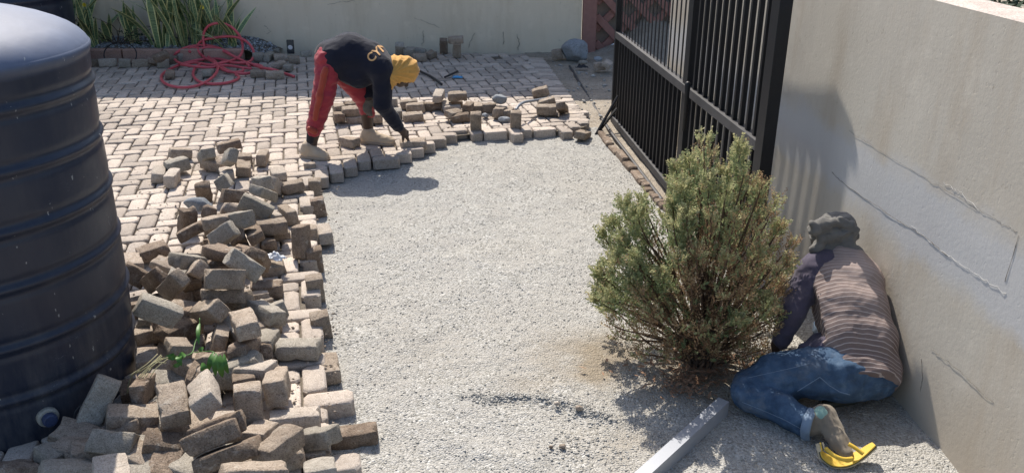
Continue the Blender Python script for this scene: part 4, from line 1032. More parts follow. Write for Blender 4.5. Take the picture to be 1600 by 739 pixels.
# ================================================================ WATER TANKS
def make_tank(cx, cy, z0, label, scale=1.0):
    root = empty('water_tank', (cx, cy, z0)); tag(root, label, 'water tank')
    # grooves (z, r) measured on the photograph
    rings = [(0.186 + .03, .456), (.389 + .03, .469), (.603 + .03, .475), (.797 + .03, .478), (.992 + .03, .478), (1.185 + .03, .487)]
    ro = lambda z: np.interp(z, [0, .216, .42, .63, .83, 1.02, 1.215, 1.345], [.438, .456, .469, .475, .479, .481, .489, .497])
    prof = [(0, 0), (.40, 0), (.430, .006)]
    z = .02
    while z < 1.315:
        r = ro(z); d = min(abs(z - q[0]) for q in rings)
        r += .0085 * math.exp(-(d / .012) ** 2) - .005 * math.exp(-((d - .026) / .012) ** 2)
        prof.append((r, z)); z += .007
    prof += [(.499, 1.322), (.503, 1.334), (.503, 1.344), (.498, 1.350)]
    mb = MB(); mb.lathe([(r * scale, z * scale) for r, z in prof], (0, 0, 0), 96); mb.build('body', M['tank'], root, True)
    dome = [(.498, 1.350), (.492, 1.362), (.476, 1.382), (.452, 1.402), (.42, 1.420), (.37, 1.442), (.31, 1.462), (.25, 1.478), (.215, 1.486), (.21, 1.50), (.205, 1.505), (.0, 1.507)]
    mb = MB(); mb.lathe([(r * scale, z * scale) for r, z in dome], (0, 0, 0), 96); mb.build('dome', M['tank'], root, True)
    mb = MB(); mb.lathe([(.0, 1.545), (.16, 1.542), (.19, 1.53), (.195, 1.508), (.195, 1.50)], (0, 0, 0), 48); mb.build('lid', M['tank'], root, True)
    return root
tk = make_tank(-1.963, 2.804, -.03, 'big dark blue ribbed plastic water tank in the left foreground')
# drain plug low on the near side
q = P(76, 652, 0)
def on_tank(px, py, R=.452):
    d = ray(px, py); ox, oy = -1.963, 2.804; a = d[0] ** 2 + d[1] ** 2; b = 2 * (d[0] * (-ox) + d[1] * (-oy)); c = ox * ox + oy * oy - R * R
    t = (-b - math.sqrt(b * b - 4 * a * c)) / (2 * a); return _C + d * t
pt = on_tank(74, 650); nrm = np.array((pt[0] + 1.963, pt[1] - 2.804, 0)); nrm /= np.linalg.norm(nrm)
mb = MB(); pz = np.array((pt[0] + 1.963, pt[1] - 2.804, pt[2] + .03))
mb.tube([pz - nrm * .01, pz + nrm * .012, pz + nrm * .018], [.036, .036, .030], 20); pc = mb.build('plug_collar', M['plug_old'], tk, False)
mb = MB(); mb.tube([pz + nrm * .016, pz + nrm * .040, pz + nrm * .044], [.025, .0245, .020], 10); mb.build('plug_cap', M['plug'], pc, False)
t2 = make_tank(-5.03, 8.55, 0, 'second dark tank standing behind, cut off at the top left corner', 1.25)
t2.scale = (1, 1, 1.45)

# ================================================================ LOOSE BRICKS
def loose_mesh(name, seed):
    """unit brick, edges worn round and faces a little uneven; scaled per brick"""
    g_ = np.random.default_rng(seed); L, W, H = .197, .1, .075
    V = []; ids = {}; F = []
    def sub(n): return [-1 + 2 * i / n for i in range(n + 1)]
    nL, nW, nH = 8, 4, 3; r = .010
    def vid(x, y, z):
        k = (round(x, 4), round(y, 4), round(z, 4))
        if k not in ids:
            p = np.array((x * L / 2, y * W / 2, z * H / 2)); h = np.array((L, W, H)) / 2 - r
            c = np.clip(p, -h, h); d = p - c; n_ = np.linalg.norm(d)
            if n_ > 1e-9: p = c + d / n_ * min(r, n_ if n_ < r else r)
            ids[k] = len(V); V.append(p)
        return ids[k]
    def grid(n, hx): # positions crowded at the edges so the rounding stays narrow
        e = 1 - 2 * r / hx * .5; xs = [-1, -e] + [-e + 2 * e * i / (n - 2) for i in range(1, n - 2)] + [e, 1]; return xs
    gl, gw, gh = grid(nL, L), grid(nW + 1, W), grid(nH + 1, H)
    def face(us, vs, fn, flip):
        for i_ in range(len(us) - 1):
            for j_ in range(len(vs) - 1):
                q = [vid(*fn(us[i_], vs[j_])), vid(*fn(us[i_ + 1], vs[j_])), vid(*fn(us[i_ + 1], vs[j_ + 1])), vid(*fn(us[i_], vs[j_ + 1]))]
                F.append(q[::-1] if flip else q)
    face(gl, gw, lambda u, v: (u, v, 1), False); face(gl, gw, lambda u, v: (u, v, -1), True)
    face(gl, gh, lambda u, v: (u, -1, v), False); face(gl, gh, lambda u, v: (u, 1, v), True)
    face(gw, gh, lambda u, v: (1, u, v), False); face(gw, gh, lambda u, v: (-1, u, v), True)
    V = np.array(V); N = V / (np.array((L, W, H)) / 2) ; N = N ** 9; N = N / np.linalg.norm(N, axis=1, keepdims=True)
    V = V + N * (.0030 * fbm(V * 42 + seed * 3.1, seed, 3))[:, None] + .0030 * np.stack([fbm(V * 9 + seed, seed + 5 + i_, 2) for i_ in range(3)], 1)
    # chipped corners
    for _ in range(g_.integers(3, 7)):
        s_ = np.sign(g_.random(3) - .5) * np.array((L, W, H)) / 2 * (1, 1, 1); s_[g_.integers(0, 2)] *= g_.random()
        d = np.linalg.norm(V - s_, axis=1); rr = .016 + .022 * g_.random(); m_ = d < rr; V[m_] -= (s_ * .16 + N[m_] * .002) * (1 - d[m_] / rr)[:, None]
    me = mesh(name, V, F, True)
    try: me.set_sharp_from_angle(angle=rad(38))
    except Exception: pass
    return me
LB = {}
for t_ in range(4):
    for s_ in range(5):
        me = loose_mesh('loose_brick', t_ * 5 + s_); me.materials.append(BR[t_]); LB[(t_, s_)] = me
for k, (c, q, d, tone, gi, lab) in enumerate(BRICKS):
    o = bpy.data.objects.new('loose_brick', LB[(tone, k % 5)]); COL.objects.link(o)
    o.rotation_mode = 'QUATERNION'; o.rotation_quaternion = q
    d = (min(max(d[0], .150 if d[0] > .12 else .12), .212), min(max(d[1], .084), .112), min(max(d[2], .058), .092))
    o.location = c; o.scale = (d[0] / .197, d[1] / .1, d[2] / .075)
    tag(o, lab, 'brick', BRICK_GROUPS[gi])
# the buried layer of the heap: bricks of which only slivers show between the others
def buried(seed, n, poly_, z0, z1):
    g_ = random.Random(seed); k = 0
    xs = [p[0] for p in poly_]; ys = [p[1] for p in poly_]
    while k < n:
        x, y = g_.uniform(min(xs), max(xs)), g_.uniform(min(ys), max(ys))
        if not inpx(poly_, x, y): continue
        p = P(x, y, .03); o = bpy.data.objects.new('loose_brick', LB[(g_.choice((0, 1, 1, 2)), g_.randrange(5))]); COL.objects.link(o)
        o.location = (p[0], p[1], g_.uniform(z0, z1)); o.rotation_euler = (g_.gauss(0, .16), g_.gauss(0, .16), g_.uniform(0, 3.14))
        part_ = 'rear' if y < 440 else ('middle' if y < 590 else 'front'); tag(o, 'brick buried in the %s part of the heap, showing only as a shaded sliver' % part_, 'brick', 'buried bricks in the %s part of the heap' % part_); k += 1
buried(3, 44, [(215, 600), (222, 470), (290, 400), (340, 340), (420, 330), (440, 420), (425, 500), (430, 590), (440, 640), (430, 739), (300, 760), (120, 739), (120, 690)], .025, .05)
buried(6, 12, [(235, 560), (250, 480), (320, 430), (400, 420), (410, 520), (380, 600), (300, 640)], .07, .10)

# crumbs and chips broken off the bricks, over the paving and the gravel edge
_g = np.random.default_rng(17); _n = 1500; _px = np.stack([200 + 330 * _g.random(_n), 250 + 480 * _g.random(_n)], 1)
_xy = np.array([P(a, b)[:2] for a, b in _px]); stones('brick_crumbs', _xy, lambda x, y: np.full_like(x, .002), .002, .009, M['pebble_brown'], seed=18)
_px = np.stack([520 + 400 * _g.random(500), 150 + 60 * _g.random(500)], 1); _xy = np.array([P(a, b)[:2] for a, b in _px]); stones('brick_crumbs', _xy, lambda x, y: np.full_like(x, .002), .002, .010, M['pebble_brown'], seed=19)
# ================================================================ STONES
def stone(name, c, size, seed, m, label=None, cat='stone', group=None, cuts=6, parent=None):
    bm = bmesh.new(); bmesh.ops.create_icosphere(bm, subdivisions=4, radius=1.0); g_ = np.random.default_rng(seed)
    pl = [(lambda v: v / np.linalg.norm(v))(g_.normal(size=3)) for _ in range(cuts)]; of = [.62 + .22 * g_.random() for _ in pl]
    for v in bm.verts:
        p = np.array(v.co)
        for n_, o_ in zip(pl, of):
            e = p @ n_ - o_
            if e > 0: p = p - n_ * e * .9
        p = p * (1 + .05 * float(fbm(np.array([p * 2.3]), seed, 4)[0])); v.co = p * np.array(size)
    me = bpy.data.meshes.new(name); bm.to_mesh(me); bm.free(); me.polygons.foreach_set('use_smooth', [True] * len(me.polygons))
    o = link(name, me, m, parent); o.location = c
    if label: tag(o, label, cat, group)
    return o
c = P(899, 94, 0); b_ = stone('boulder', (c[0], c[1] + .06, .085), (.165, .13, .135), 3, M['rock'], 'big rounded blue-grey boulder at the foot of the cream wall', 'boulder', cuts=5)
stone('small_stone', tuple(P(934, 93, .03)), (.048, .04, .032), 5, M['rock'], 'dark round stone just right of the big grey boulder', group='rubble beside the big grey boulder')
stone('small_stone', tuple(P(911, 98, .02)), (.05, .035, .028), 6, BR[2], 'flat light grey stone in front of the big grey boulder', group='rubble beside the big grey boulder')
stone('small_stone', tuple(P(781, 155, .13)), (.065, .05, .045), 8, M['rock'], 'blue-grey stone resting on a reddish brick in the scattered row', group='stones among the scattered bricks')
stone('small_stone', tuple(P(788, 187, .02)), (.052, .034, .026), 9, M['rock'], 'smooth oval grey cobble lying between the two upright bricks', group='stones among the scattered bricks')
stone('small_stone', tuple(P(758, 181, .018)), (.03, .03, .022), 10, M['rock'], 'small round grey stone right behind the first upright brick', group='stones among the scattered bricks')
stone('concrete_lump', tuple(P(309, 319, .12)), (.085, .05, .045), 12, M['rock'], 'jagged light blue-grey lump of concrete at the left of the heap', 'rubble', cuts=9)
stone('concrete_lump', tuple(P(362, 326, .10)), (.08, .05, .05), 14, BR[0], 'rough sandy lump of broken brick at the rear of the heap', 'rubble', cuts=9)
stone('concrete_lump', tuple(P(327, 331, .12)), (.055, .045, .05), 15, BR[1], 'pitted brown brick fragment beside the sandy lump', 'rubble', cuts=9)
for k, (px, py, s_, l_) in enumerate([(871, 701, .014, 'small tan pebble on the gravel, left of its paler neighbour'), (861, 702, .009, 'tiny dark pebble left of the two on the lower gravel'), (870, 634, .012, 'pale pebble perched on the dark gravel ridge'), (905, 641, .016, 'yellowish stone at the right end of the gravel ridge')]):
    c = P(px + (8 if k == 0 else 0), py, GZ); stone('pebble', (c[0], c[1], GZ + .012), (s_, s_ * .8, s_ * .7), 20 + k, BR[(0, 1, 3, 0)[k]], l_, 'pebble', cuts=5)
n = 260; gg = np.random.default_rng(12); XY = np.stack([.45 + 1.1 * gg.random(n), 6.9 + 2.5 * gg.random(n)], 1)
stones('dirt_rubble', XY, lambda x, y: np.full_like(x, -.035), .006, .03, M['pebble'], seed=13)

# ================================================================ SMALL THINGS
def tubething(name, pts, r, m, label, cat, n=8, sub=8, closed=False):
    mb = MB(); mb.tube(spline(pts, sub, closed), r, n, closed=closed); return tag(mb.build(name, m, None, True), label, cat)
def hp(x, y, z=.02, s=5.685, o=(230, 20)):
    px, py = o[0] + x / s, o[1] + y / s
    if py > 89.5: return P(px, py, z)
    return PY(px, py, 8.97 + min(.26, (89.5 - py) / 18 * .26))
H1 = [(1305, 568, .015), (1220, 540, .02), (1120, 508, .075), (1030, 492, .06), (930, 468, .03), (760, 440, .03), (600, 410, .035), (400, 432, .03), (240, 485, .02), (140, 545, .02), (130, 600, .02), (190, 645, .02), (300, 665, .02), (420, 655, .02), (520, 618, .03), (600, 555, .04), (628, 490, .05), (600, 430, .05), (550, 400, .05), (510, 310, .05), (500, 200, .05), (545, 120, .05), (640, 95, .05), (740, 125, .05), (815, 200, .05), (848, 290, .05), (835, 370, .05), (780, 415, .06), (680, 445, .06), (560, 465, .05), (420, 445, .04), (340, 460, .04), (270, 440, .05), (240, 400, .05), (270, 350, .05), (360, 308, .05), (480, 292, .05), (600, 305, .05), (700, 345, .05), (790, 400, .05), (900, 450, .05), (1000, 470, .04), (1022, 492, .03), (980, 520, .03), (860, 543, .03), (760, 530, .03), (680, 495, .03), (640, 460, .03), (680, 440, .04), (800, 448, .05), (900, 440, .05), (940, 400, .05), (940, 330, .05), (890, 265, .05), (820, 228, .05), (720, 212, .05), (600, 225, .05), (500, 245, .05), (450, 290, .05), (460, 350, .05), (510, 400, .05), (590, 440, .05), (640, 490, .04), (720, 525, .03), (800, 530, .02), (850, 520, .02), (850, 500, .02)]
hz = tubething('garden_hose', [hp(*q) for q in H1], .0145, M['hose'], 'red rubber hose lying in loose coils by the planting bed', 'hose')
H2 = [(470, 460, .04), (425, 495, .03), (408, 550, .02), (440, 600, .02), (510, 628, .02), (620, 634, .02), (720, 622, .02), (790, 598, .02), (815, 575, .02), (795, 555, .025), (780, 550, .03)]
mb = MB(); mb.tube(spline([hp(*q) for q in H2], 8), .0145, 8); mb.build('hose_end', M['hose'], hz, True)
H3 = [(380, 350, .05), (370, 330, .05), (400, 310, .05), (470, 320, .05), (560, 310, .05), (660, 335, .05), (760, 385, .05), (860, 435, .05), (910, 480, .04)]
mb = MB(); mb.tube(spline([hp(*q) for q in H3], 8), .0145, 8); mb.build('hose_coil', M['hose'], hz, True)
H4 = [(300, 462, .05), (420, 480, .05), (560, 488, .04), (700, 470, .04), (850, 490, .03), (930, 500, .02)]
mb = MB(); mb.tube(spline([hp(*q) for q in H4], 8), .0145, 8); mb.build('hose_coil', M['hose'], hz, True)
ring = []
for k in range(20):
    a = 2 * math.pi * k / 20; x, y = 188 + 25.5 * math.cos(a), 86 + 19.5 * math.sin(a)
    t_ = (19.5 - 19.5 * math.sin(a)) / 39; ring.append(PY(x, y, 8.90 + .14 * t_))
tubething('cable_ring', ring, .006, M['black_rubber'], 'thin black cable looped in a ring against the bed kerb', 'cable', 6, 4, True)
a_ = P(655, 111, .02); b_ = P(690, 132, .02); tubething('rubber_hose_piece', [a_, (a_ + b_) / 2 + (.02, 0, 0), b_], .012, M['black_rubber'], 'longer black hose piece on the shaded paving right of the yellow scarf', 'hose piece')
a_ = P(695, 121, .02); b_ = P(715, 112, .02); tubething('rubber_hose_piece', [a_, b_], .011, M['black_rubber'], 'shorter black hose piece pointing at the blue plastic scrap', 'hose piece')
tubething('bent_pipe', [P(806, 172, .12), P(811, 165, .14), P(820, 160, .14), P(838, 157, .10), P(862, 153, .04)], .012, M['grey_pipe'], 'bent grey pipe lying over the bricks by the second upright brick', 'pipe')
def scrap(name, c, sx, sy, m, label, seed, cat='plastic scrap', amp=.018, rot=0.0):
    n_ = 14; V = []; F = []
    for i_ in range(n_):
        for j_ in range(n_):
            u, v = i_ / (n_ - 1) - .5, j_ / (n_ - 1) - .5; a = math.atan2(v, u); rr = 1 - .25 * abs(float(vnoise(np.array([[math.cos(a) * 2, math.sin(a) * 2, seed]]))[0]))
            z = amp * (.8 + float(fbm(np.array([[u * 5, v * 5, seed]]), seed, 3)[0])) * (1 - 2 * max(abs(u), abs(v)) * .8)
            V.append(rotz(rot) @ np.array((u * sx * rr, v * sy * rr, z)))
    for i_ in range(n_ - 1):
        for j_ in range(n_ - 1): a = i_ * n_ + j_; F.append((a, a + n_, a + n_ + 1, a + 1))
    o = link(name, mesh(name, V, F, True), m); md = o.modifiers.new('thickness', 'SOLIDIFY'); md.thickness = .002; o.location = c; tag(o, label, cat); return o
scrap('plastic_scrap', tuple(P(430, 404, .085)), .13, .055, M['white_plastic'], 'crumpled translucent white plastic bag scrap caught among the heap bricks', 3, amp=.035, rot=-.5)
scrap('plastic_scrap', tuple(P(715, 121, .006)), .11, .085, M['blue_plastic'], 'bright blue plastic scrap flat on the shaded paving', 5)
scrap('plastic_scrap', tuple(P(650, 91, .006)), .09, .10, M['white_plastic'], 'small white paper scrap beside the rounded brown brick at the wall', 7)
scrap('plastic_scrap', tuple(P(960, 70, .22)), .07, .02, M['white_plastic'], 'tiny white plastic bit on the dirt mound beside the gate', 8, amp=.01)
scrap('black_strap', tuple(P(909, 106, .005)), .14, .05, M['black_rubber'], 'black rubber loop lying in front of the big grey boulder', 9, 'rubber strap', .03)
# a phone leaning on the wall above the bricks
ph = empty('phone', tuple(PY(455, 84, 9.5))); tag(ph, 'dark phone-shaped box with a white round mark, leaning on the wall', 'phone')
mb = MB(); mb.box((0, 0, .075), (.082, .018, .155), np.array(Matrix.Rotation(rad(-8), 3, 'X')), .006); mb.build('case', M['phone_body'], ph)
mb = MB(); mb.tube([(0, -.013, .072), (0, -.017, .0715)], .026, 20); mb.build('round_mark', M['phone_spot'], ph)
# aluminium straightedge
a0, a1 = P(1131, 624, -.012), P(1002, 741, -.012); u = a1 - a0; u /= np.linalg.norm(u); Ls = 1.5
se = empty('straightedge', tuple(a0)); tag(se, 'long hollow aluminium straightedge bar lying on the gravel at the lower edge', 'straightedge')
mb = MB(); mb.box((0, 0, 0), (Ls, .043, .002)); 
Rm = rotz(math.atan2(u[1], u[0])); wd, hh, t_ = .046, .062, .002
side = np.array((-u[1], u[0], 0))
def sebox(name, dy, dz, sy, sz):
    mb = MB(); mb.box((0, 0, 0), (Ls, sy, sz), Rm); o = mb.build(name, M['alu'], se); cc = u * Ls / 2 + side * dy + np.array((0, 0, dz)); o.location = cc; return o
sebox('top_face', 0, 0, wd, t_); sebox('bottom_face', 0, -hh, wd, t_); sebox('side_face', wd / 2 - .0011, -hh / 2, .0022, hh - t_ - .0004); sebox('side_face', -wd / 2 + .0011, -hh / 2, .0022, hh - t_ - .0004)

# ================================================================ PLANTS
def leaf_blade(seed, L, W, lean, twist):
    g_ = random.Random(seed); n_ = 12; V = []; F = []; E = []
    a = g_.uniform(0, 6.28); bx, by = math.cos(a), math.sin(a); cur = g_.uniform(.3, 1.0)
    for i_ in range(n_ + 1):
        t = i_ / n_; w_ = W * (.55 + .75 * math.sin(min(1, t * 1.25) * math.pi * .62)) * (1 - max(0, t - .72) / .28 * .999) ** .7
        off = lean * (t ** (1 + cur)); p = np.array((bx * off * L, by * off * L, L * t * (1 - .12 * abs(lean)))); an = a + math.pi / 2 + twist * t
        q = np.array((math.cos(an), math.sin(an), 0)); nn = np.array((-math.sin(an), math.cos(an), 0))
        for j_, e in ((-1, 1), (-.55, 0), (0, 0), (.55, 0), (1, 1)):
            V.append(p + q * j_ * w_ + nn * (abs(j_) * w_ * .30)); E.append(e)
    for i_ in range(n_):
        for j_ in range(4): b = i_ * 5 + j_; F.append((b, b + 1, b + 6, b + 5))
    return mesh('leaf', V, F, True, {'edge': E})
LV = [leaf_blade(k, .62 + .22 * ((k * 5) % 7) / 7, .0145 + .004 * (k % 3), .10 + .5 * ((k * 3) % 5) / 5, -.6 + .3 * (k % 5)) for k in range(10)]
for me in LV: me.materials.append(M['snake'])
snake_px = [(108, 66, 'snake plant partly hidden behind the tank shoulder', 9, 1.0), (132, 74, 'snake plant with splayed leaves right behind the tank', 8, 1.0), (150, 70, 'slim snake plant between the tank and the twiggy shrub', 5, .8), (165, 66, 'low sparse snake plant behind the black cable ring', 4, .55), (205, 62, 'short leaning snake plant left of the V-shaped one', 4, .7), (248, 74, 'snake plant whose two bent leaves form a V at the bed front', 6, 1.05),
            (262, 62, 'tall upright snake plant in the centre of the bed', 9, 1.2), (285, 64, 'dense tall snake plant right of the centre one', 9, 1.15), (305, 66, 'snake plant with light-edged leaves leaning left over the hose', 8, 1.0), (322, 70, 'snake plant standing right behind the highest hose loop', 9, 1.05), (342, 70, 'snake plant beside the yellow flower', 8, .9), (360, 72, 'rightmost small snake plant at the end of the bed', 8, .62)]
gs = random.Random(9)
for (px, py, lab, nl, hs) in snake_px:
    p = PY(px, py + 4, 9.42 + gs.uniform(-.12, .12)); r_ = empty('snake_plant', (p[0], p[1], .10)); tag(r_, lab, 'snake plant', 'snake plants in the bed along the cream wall')
    for k in range(int(nl * 1.5)):
        o = bpy.data.objects.new('leaf', LV[gs.randrange(10)]); COL.objects.link(o); o.parent = r_; s_ = hs * gs.uniform(.7, 1.15)
        o.location = (gs.gauss(0, .04), gs.gauss(0, .03), -.03); o.rotation_euler = (gs.gauss(0, .12), gs.gauss(0, .16), gs.uniform(0, 6.28)); o.scale = (gs.uniform(.95, 1.35), gs.uniform(.95, 1.35), s_)
# twiggy shrub and bare stems
def twigs(px, py, lab, n_, spread, hgt, leaves, seed, m=None, Y=9.38):
    g_ = random.Random(seed); p = PY(px, py, Y); r_ = empty('twiggy_shrub', (p[0], p[1], .1)); tag(r_, lab, 'shrub')
    mb = MB(); lf = MB()
    for k in range(n_):
        a = g_.uniform(0, 6.28); L = hgt * g_.uniform(.6, 1.1); q = np.array((0, 0, 0.)); d = np.array((math.cos(a) * spread * g_.uniform(.3, 1), math.sin(a) * .15, 1.0)); pts = [q]
        for s_ in range(8): d = d + np.array((g_.gauss(0, .22), g_.gauss(0, .06), g_.gauss(-.10, .12))); q = q + d / np.linalg.norm(d) * L / 8; pts.append(q)
        mb.tube(pts, [.006 * (1 - i_ / 11) for i_ in range(9)], 5)
        for s_ in range(leaves):
            b = pts[-1 - s_ % 4]; a2 = g_.uniform(0, 6.28); v = np.array((math.cos(a2), .4 * math.sin(a2), g_.uniform(0, .8))) * .035; wv = np.cross(v, (0, 1, 0)); wv = wv / (np.linalg.norm(wv) + 1e-9) * .006
            lf.add([b, b + v * .5 + wv, b + v, b + v * .5 - wv], [(0, 1, 2, 3)])
    mb.build('stem', M['straw'] if m is None else m, r_, True)
    if leaves: lf.build('foliage', M['hedge'], r_)
    return r_
twigs(146, 66, 'thin green-leaved shrub between the tank and the tall snake plants', 5, .5, .42, 16, 4)
twigs(185, 72, 'bare tangled twigs arching over the bed gravel', 10, 1.6, .55, 0, 6, M['bark'])
twigs(205, 68, 'low bluish-green shrub in the middle of the bed', 8, 1.0, .22, 14, 8)
twigs(330, 74, 'dry yellow stalks behind the red hose', 7, 1.1, .42, 0, 11)
for (px, py, l_) in ((316, 12, 'single yellow flower above the snake plants'), (132, 8, 'small yellow flower at the top of the thin shrub')):
    c = PY(px, py, 9.3); mb = MB()
    for k in range(6):
        a = k * 1.047; v = np.array((math.cos(a), -.3, math.sin(a))) * .026; wv = np.array((-math.sin(a), 0, math.cos(a))) * .009; mb.add([(0, 0, 0), v * .6 + wv, v, v * .6 - wv], [(0, 1, 2, 3)])
    o = mb.build('flower', M['yellow_flower']); o.location = c; mb = MB(); mb.tube([(0, 0, 0), (.01, .02, -c[2] * .5), (0, .03, -c[2] + .1)], .003, 5); mb.build('stem', M['hedge'], o); tag(o, l_, 'flower')

# dark hedge beyond the right wall
def leafmass(name, cpts, n_, size, m, seed, parent=None, tint=None, kind='stuff'):
    g_ = np.random.default_rng(seed); V = []; k = len(cpts); idx = g_.integers(0, k, n_)
    c = np.array([cpts[i_][:3] for i_ in idx]); r = np.array([cpts[i_][3] for i_ in idx]); d = g_.normal(size=(n_, 3)); d /= np.linalg.norm(d, axis=1, keepdims=True)
    p = c + d * (r * g_.random(n_) ** .4)[:, None]; a = g_.normal(size=(n_, 3)); a /= np.linalg.norm(a, axis=1, keepdims=True); b = np.cross(a, d); b /= np.linalg.norm(b, axis=1, keepdims=True) + 1e-9
    s_ = size * (.6 + .8 * g_.random(n_))[:, None]; V = np.stack([p - a * s_, p + b * s_ * .4, p + a * s_, p - b * s_ * .4], 1).reshape(-1, 3)
    o = link(name, mesh_np(name, V, np.arange(n_ * 4).reshape(-1, 4), False, {'tint': np.repeat(g_.random(n_), 4)}), m, parent)
    if kind: tag(o, kind=kind)
    return o
hd = empty('hedge', (3.0, 4.6, -.1)); tag(hd, 'dark green hedge seen past the top of the right wall', 'hedge')
leafmass('foliage', [(x, y, z, .34) for x in (-.35, .05, .5) for y in (-2.4, -1.8, -1.2, -.6, 0, .6, 1.2, 1.8) for z in (.3, .7, 1.05)], 9000, .05, M['hedge'], 4, hd)
mb = MB()
for y in (-2.2, -1.2, -.2, .8, 1.7): mb.tube([(0.05, y, 0), (.06, y + .05, .6), (.0, y, 1.1)], [.04, .03, .015], 7)
mb.build('trunk', M['bark'], hd)

# ================================================================ THE CONIFER
cb = P(1092, 566, GZ); con = empty('conifer_shrub', (cb[0], cb[1], GZ)); tag(con, 'bushy blue-green dwarf conifer with browning lower branches on the gravel', 'conifer')
gc = np.random.default_rng(21)
def cpx(px, py, dy): q = PY(px, py, cb[1] + dy); return q - np.array((cb[0], cb[1], GZ))
# branch tips traced over the crown, given at several depths
tips = [(1098, 212, 0, 'g'), (1083, 238, .05, 'g'), (1112, 245, -.03, 'g'), (1060, 262, .0, 'g'), (1128, 262, .06, 'g'), (1165, 238, .02, 'g'), (1158, 262, -.04, 'g'), (1178, 270, .07, 'g'), (1192, 290, 0, 'g'), (1052, 285, .05, 'g'), (1050, 308, -.06, 'g'), (1070, 290, -.10, 'g'), (1105, 285, -.12, 'g'), (1140, 292, -.09, 'g'), (1215, 310, .03, 'm'), (1205, 330, -.08, 'm'),
        (972, 315, .02, 'g'), (994, 312, .06, 'g'), (985, 340, -.05, 'g'), (950, 355, .02, 'g'), (965, 375, -.08, 'g'), (992, 366, .08, 'g'), (945, 395, -.02, 'g'), (935, 420, .03, 'g'), (955, 415, -.12, 'g'), (930, 450, 0, 'g'), (945, 465, -.10, 'g'), (975, 440, -.16, 'g'), (985, 402, -.17, 'g'), (1030, 430, -.22, 'g'), (1052, 350, -.15, 'g'), (1075, 340, -.19, 'g'), (1115, 335, -.20, 'g'), (1150, 340, -.18, 'm'), (1180, 350, -.14, 'm'),
        (1222, 355, .05, 'm'), (1235, 385, .02, 'd'), (1225, 405, -.07, 'm'), (1238, 430, .03, 'd'), (1228, 455, -.05, 'd'), (1205, 420, -.17, 'm'), (1190, 390, -.20, 'm'), (1170, 430, -.24, 'd'), (1135, 400, -.25, 'm'), (1095, 395, -.27, 'd'), (1060, 400, -.25, 'm'), (1085, 440, -.28, 'd'), (1130, 455, -.28, 'd'), (1170, 475, -.26, 'd'), (1205, 470, -.18, 'g'), (1195, 480, -.24, 'g'), (1215, 490, -.12, 'm'),
        (1000, 460, -.22, 'd'), (970, 490, -.15, 'd'), (950, 505, -.05, 'd'), (985, 520, -.18, 'd'), (1020, 490, -.26, 'd'), (1050, 510, -.28, 'd'), (1090, 510, -.30, 'd'), (1130, 520, -.28, 'd'), (1175, 520, -.24, 'd'), (1160, 500, -.27, 'g'), (1205, 525, -.14, 'd'), (1000, 545, -.12, 'd'), (1050, 545, -.2, 'd'), (1110, 548, -.2, 'd'), (1160, 545, -.16, 'd'), (1190, 550, -.05, 'd'), (965, 530, .02, 'd')]
tips = [(x + gc.normal() * 4 + (6 if x < 1000 else 0), y + gc.normal() * 5, d, ('m' if k == 'g' and x > 1110 and gc.random() < .5 else k)) for (x, y, d, k) in tips]
t2_ = []
for (x, y, d, k) in tips:
    t2_.append((x, y, d, k))
    if y < 480: t2_.append((x + gc.normal() * 12, y + 14 + abs(gc.normal()) * 10, -d * .6 + .12 + .08 * gc.random(), k if k != 'g' or gc.random() < .7 else 'm'))
br = MB(); SPv, SPt, DRv, DRt = [], [], [], []
def spray(base, dirv, L, n_, out, tints, t0, wid):
    """a flattened spray: a stem with scale-like little shoots on both sides"""
    d = dirv / np.linalg.norm(dirv); s = np.cross(d, gc.normal(size=3)); s /= np.linalg.norm(s) + 1e-9; nn = np.cross(d, s)
    for i_ in range(n_):
        t = (i_ + .5) / n_; sd_ = 1 if i_ % 2 else -1; b = base + d * L * t
        v = d * .75 + s * sd_ * .65 + nn * gc.normal() * .25; v /= np.linalg.norm(v); l_ = L * (.42 - .25 * t) * (.7 + .6 * gc.random()); wv = np.cross(v, gc.normal(size=3)); wv = wv / (np.linalg.norm(wv) + 1e-9) * wid * (.7 + .6 * gc.random())
        out += [b - wv * .5, b + v * l_ * .5 - wv, b + v * l_, b + v * l_ * .5 + wv]; tints += [min(1, max(0, t0 + gc.normal() * .12))] * 4
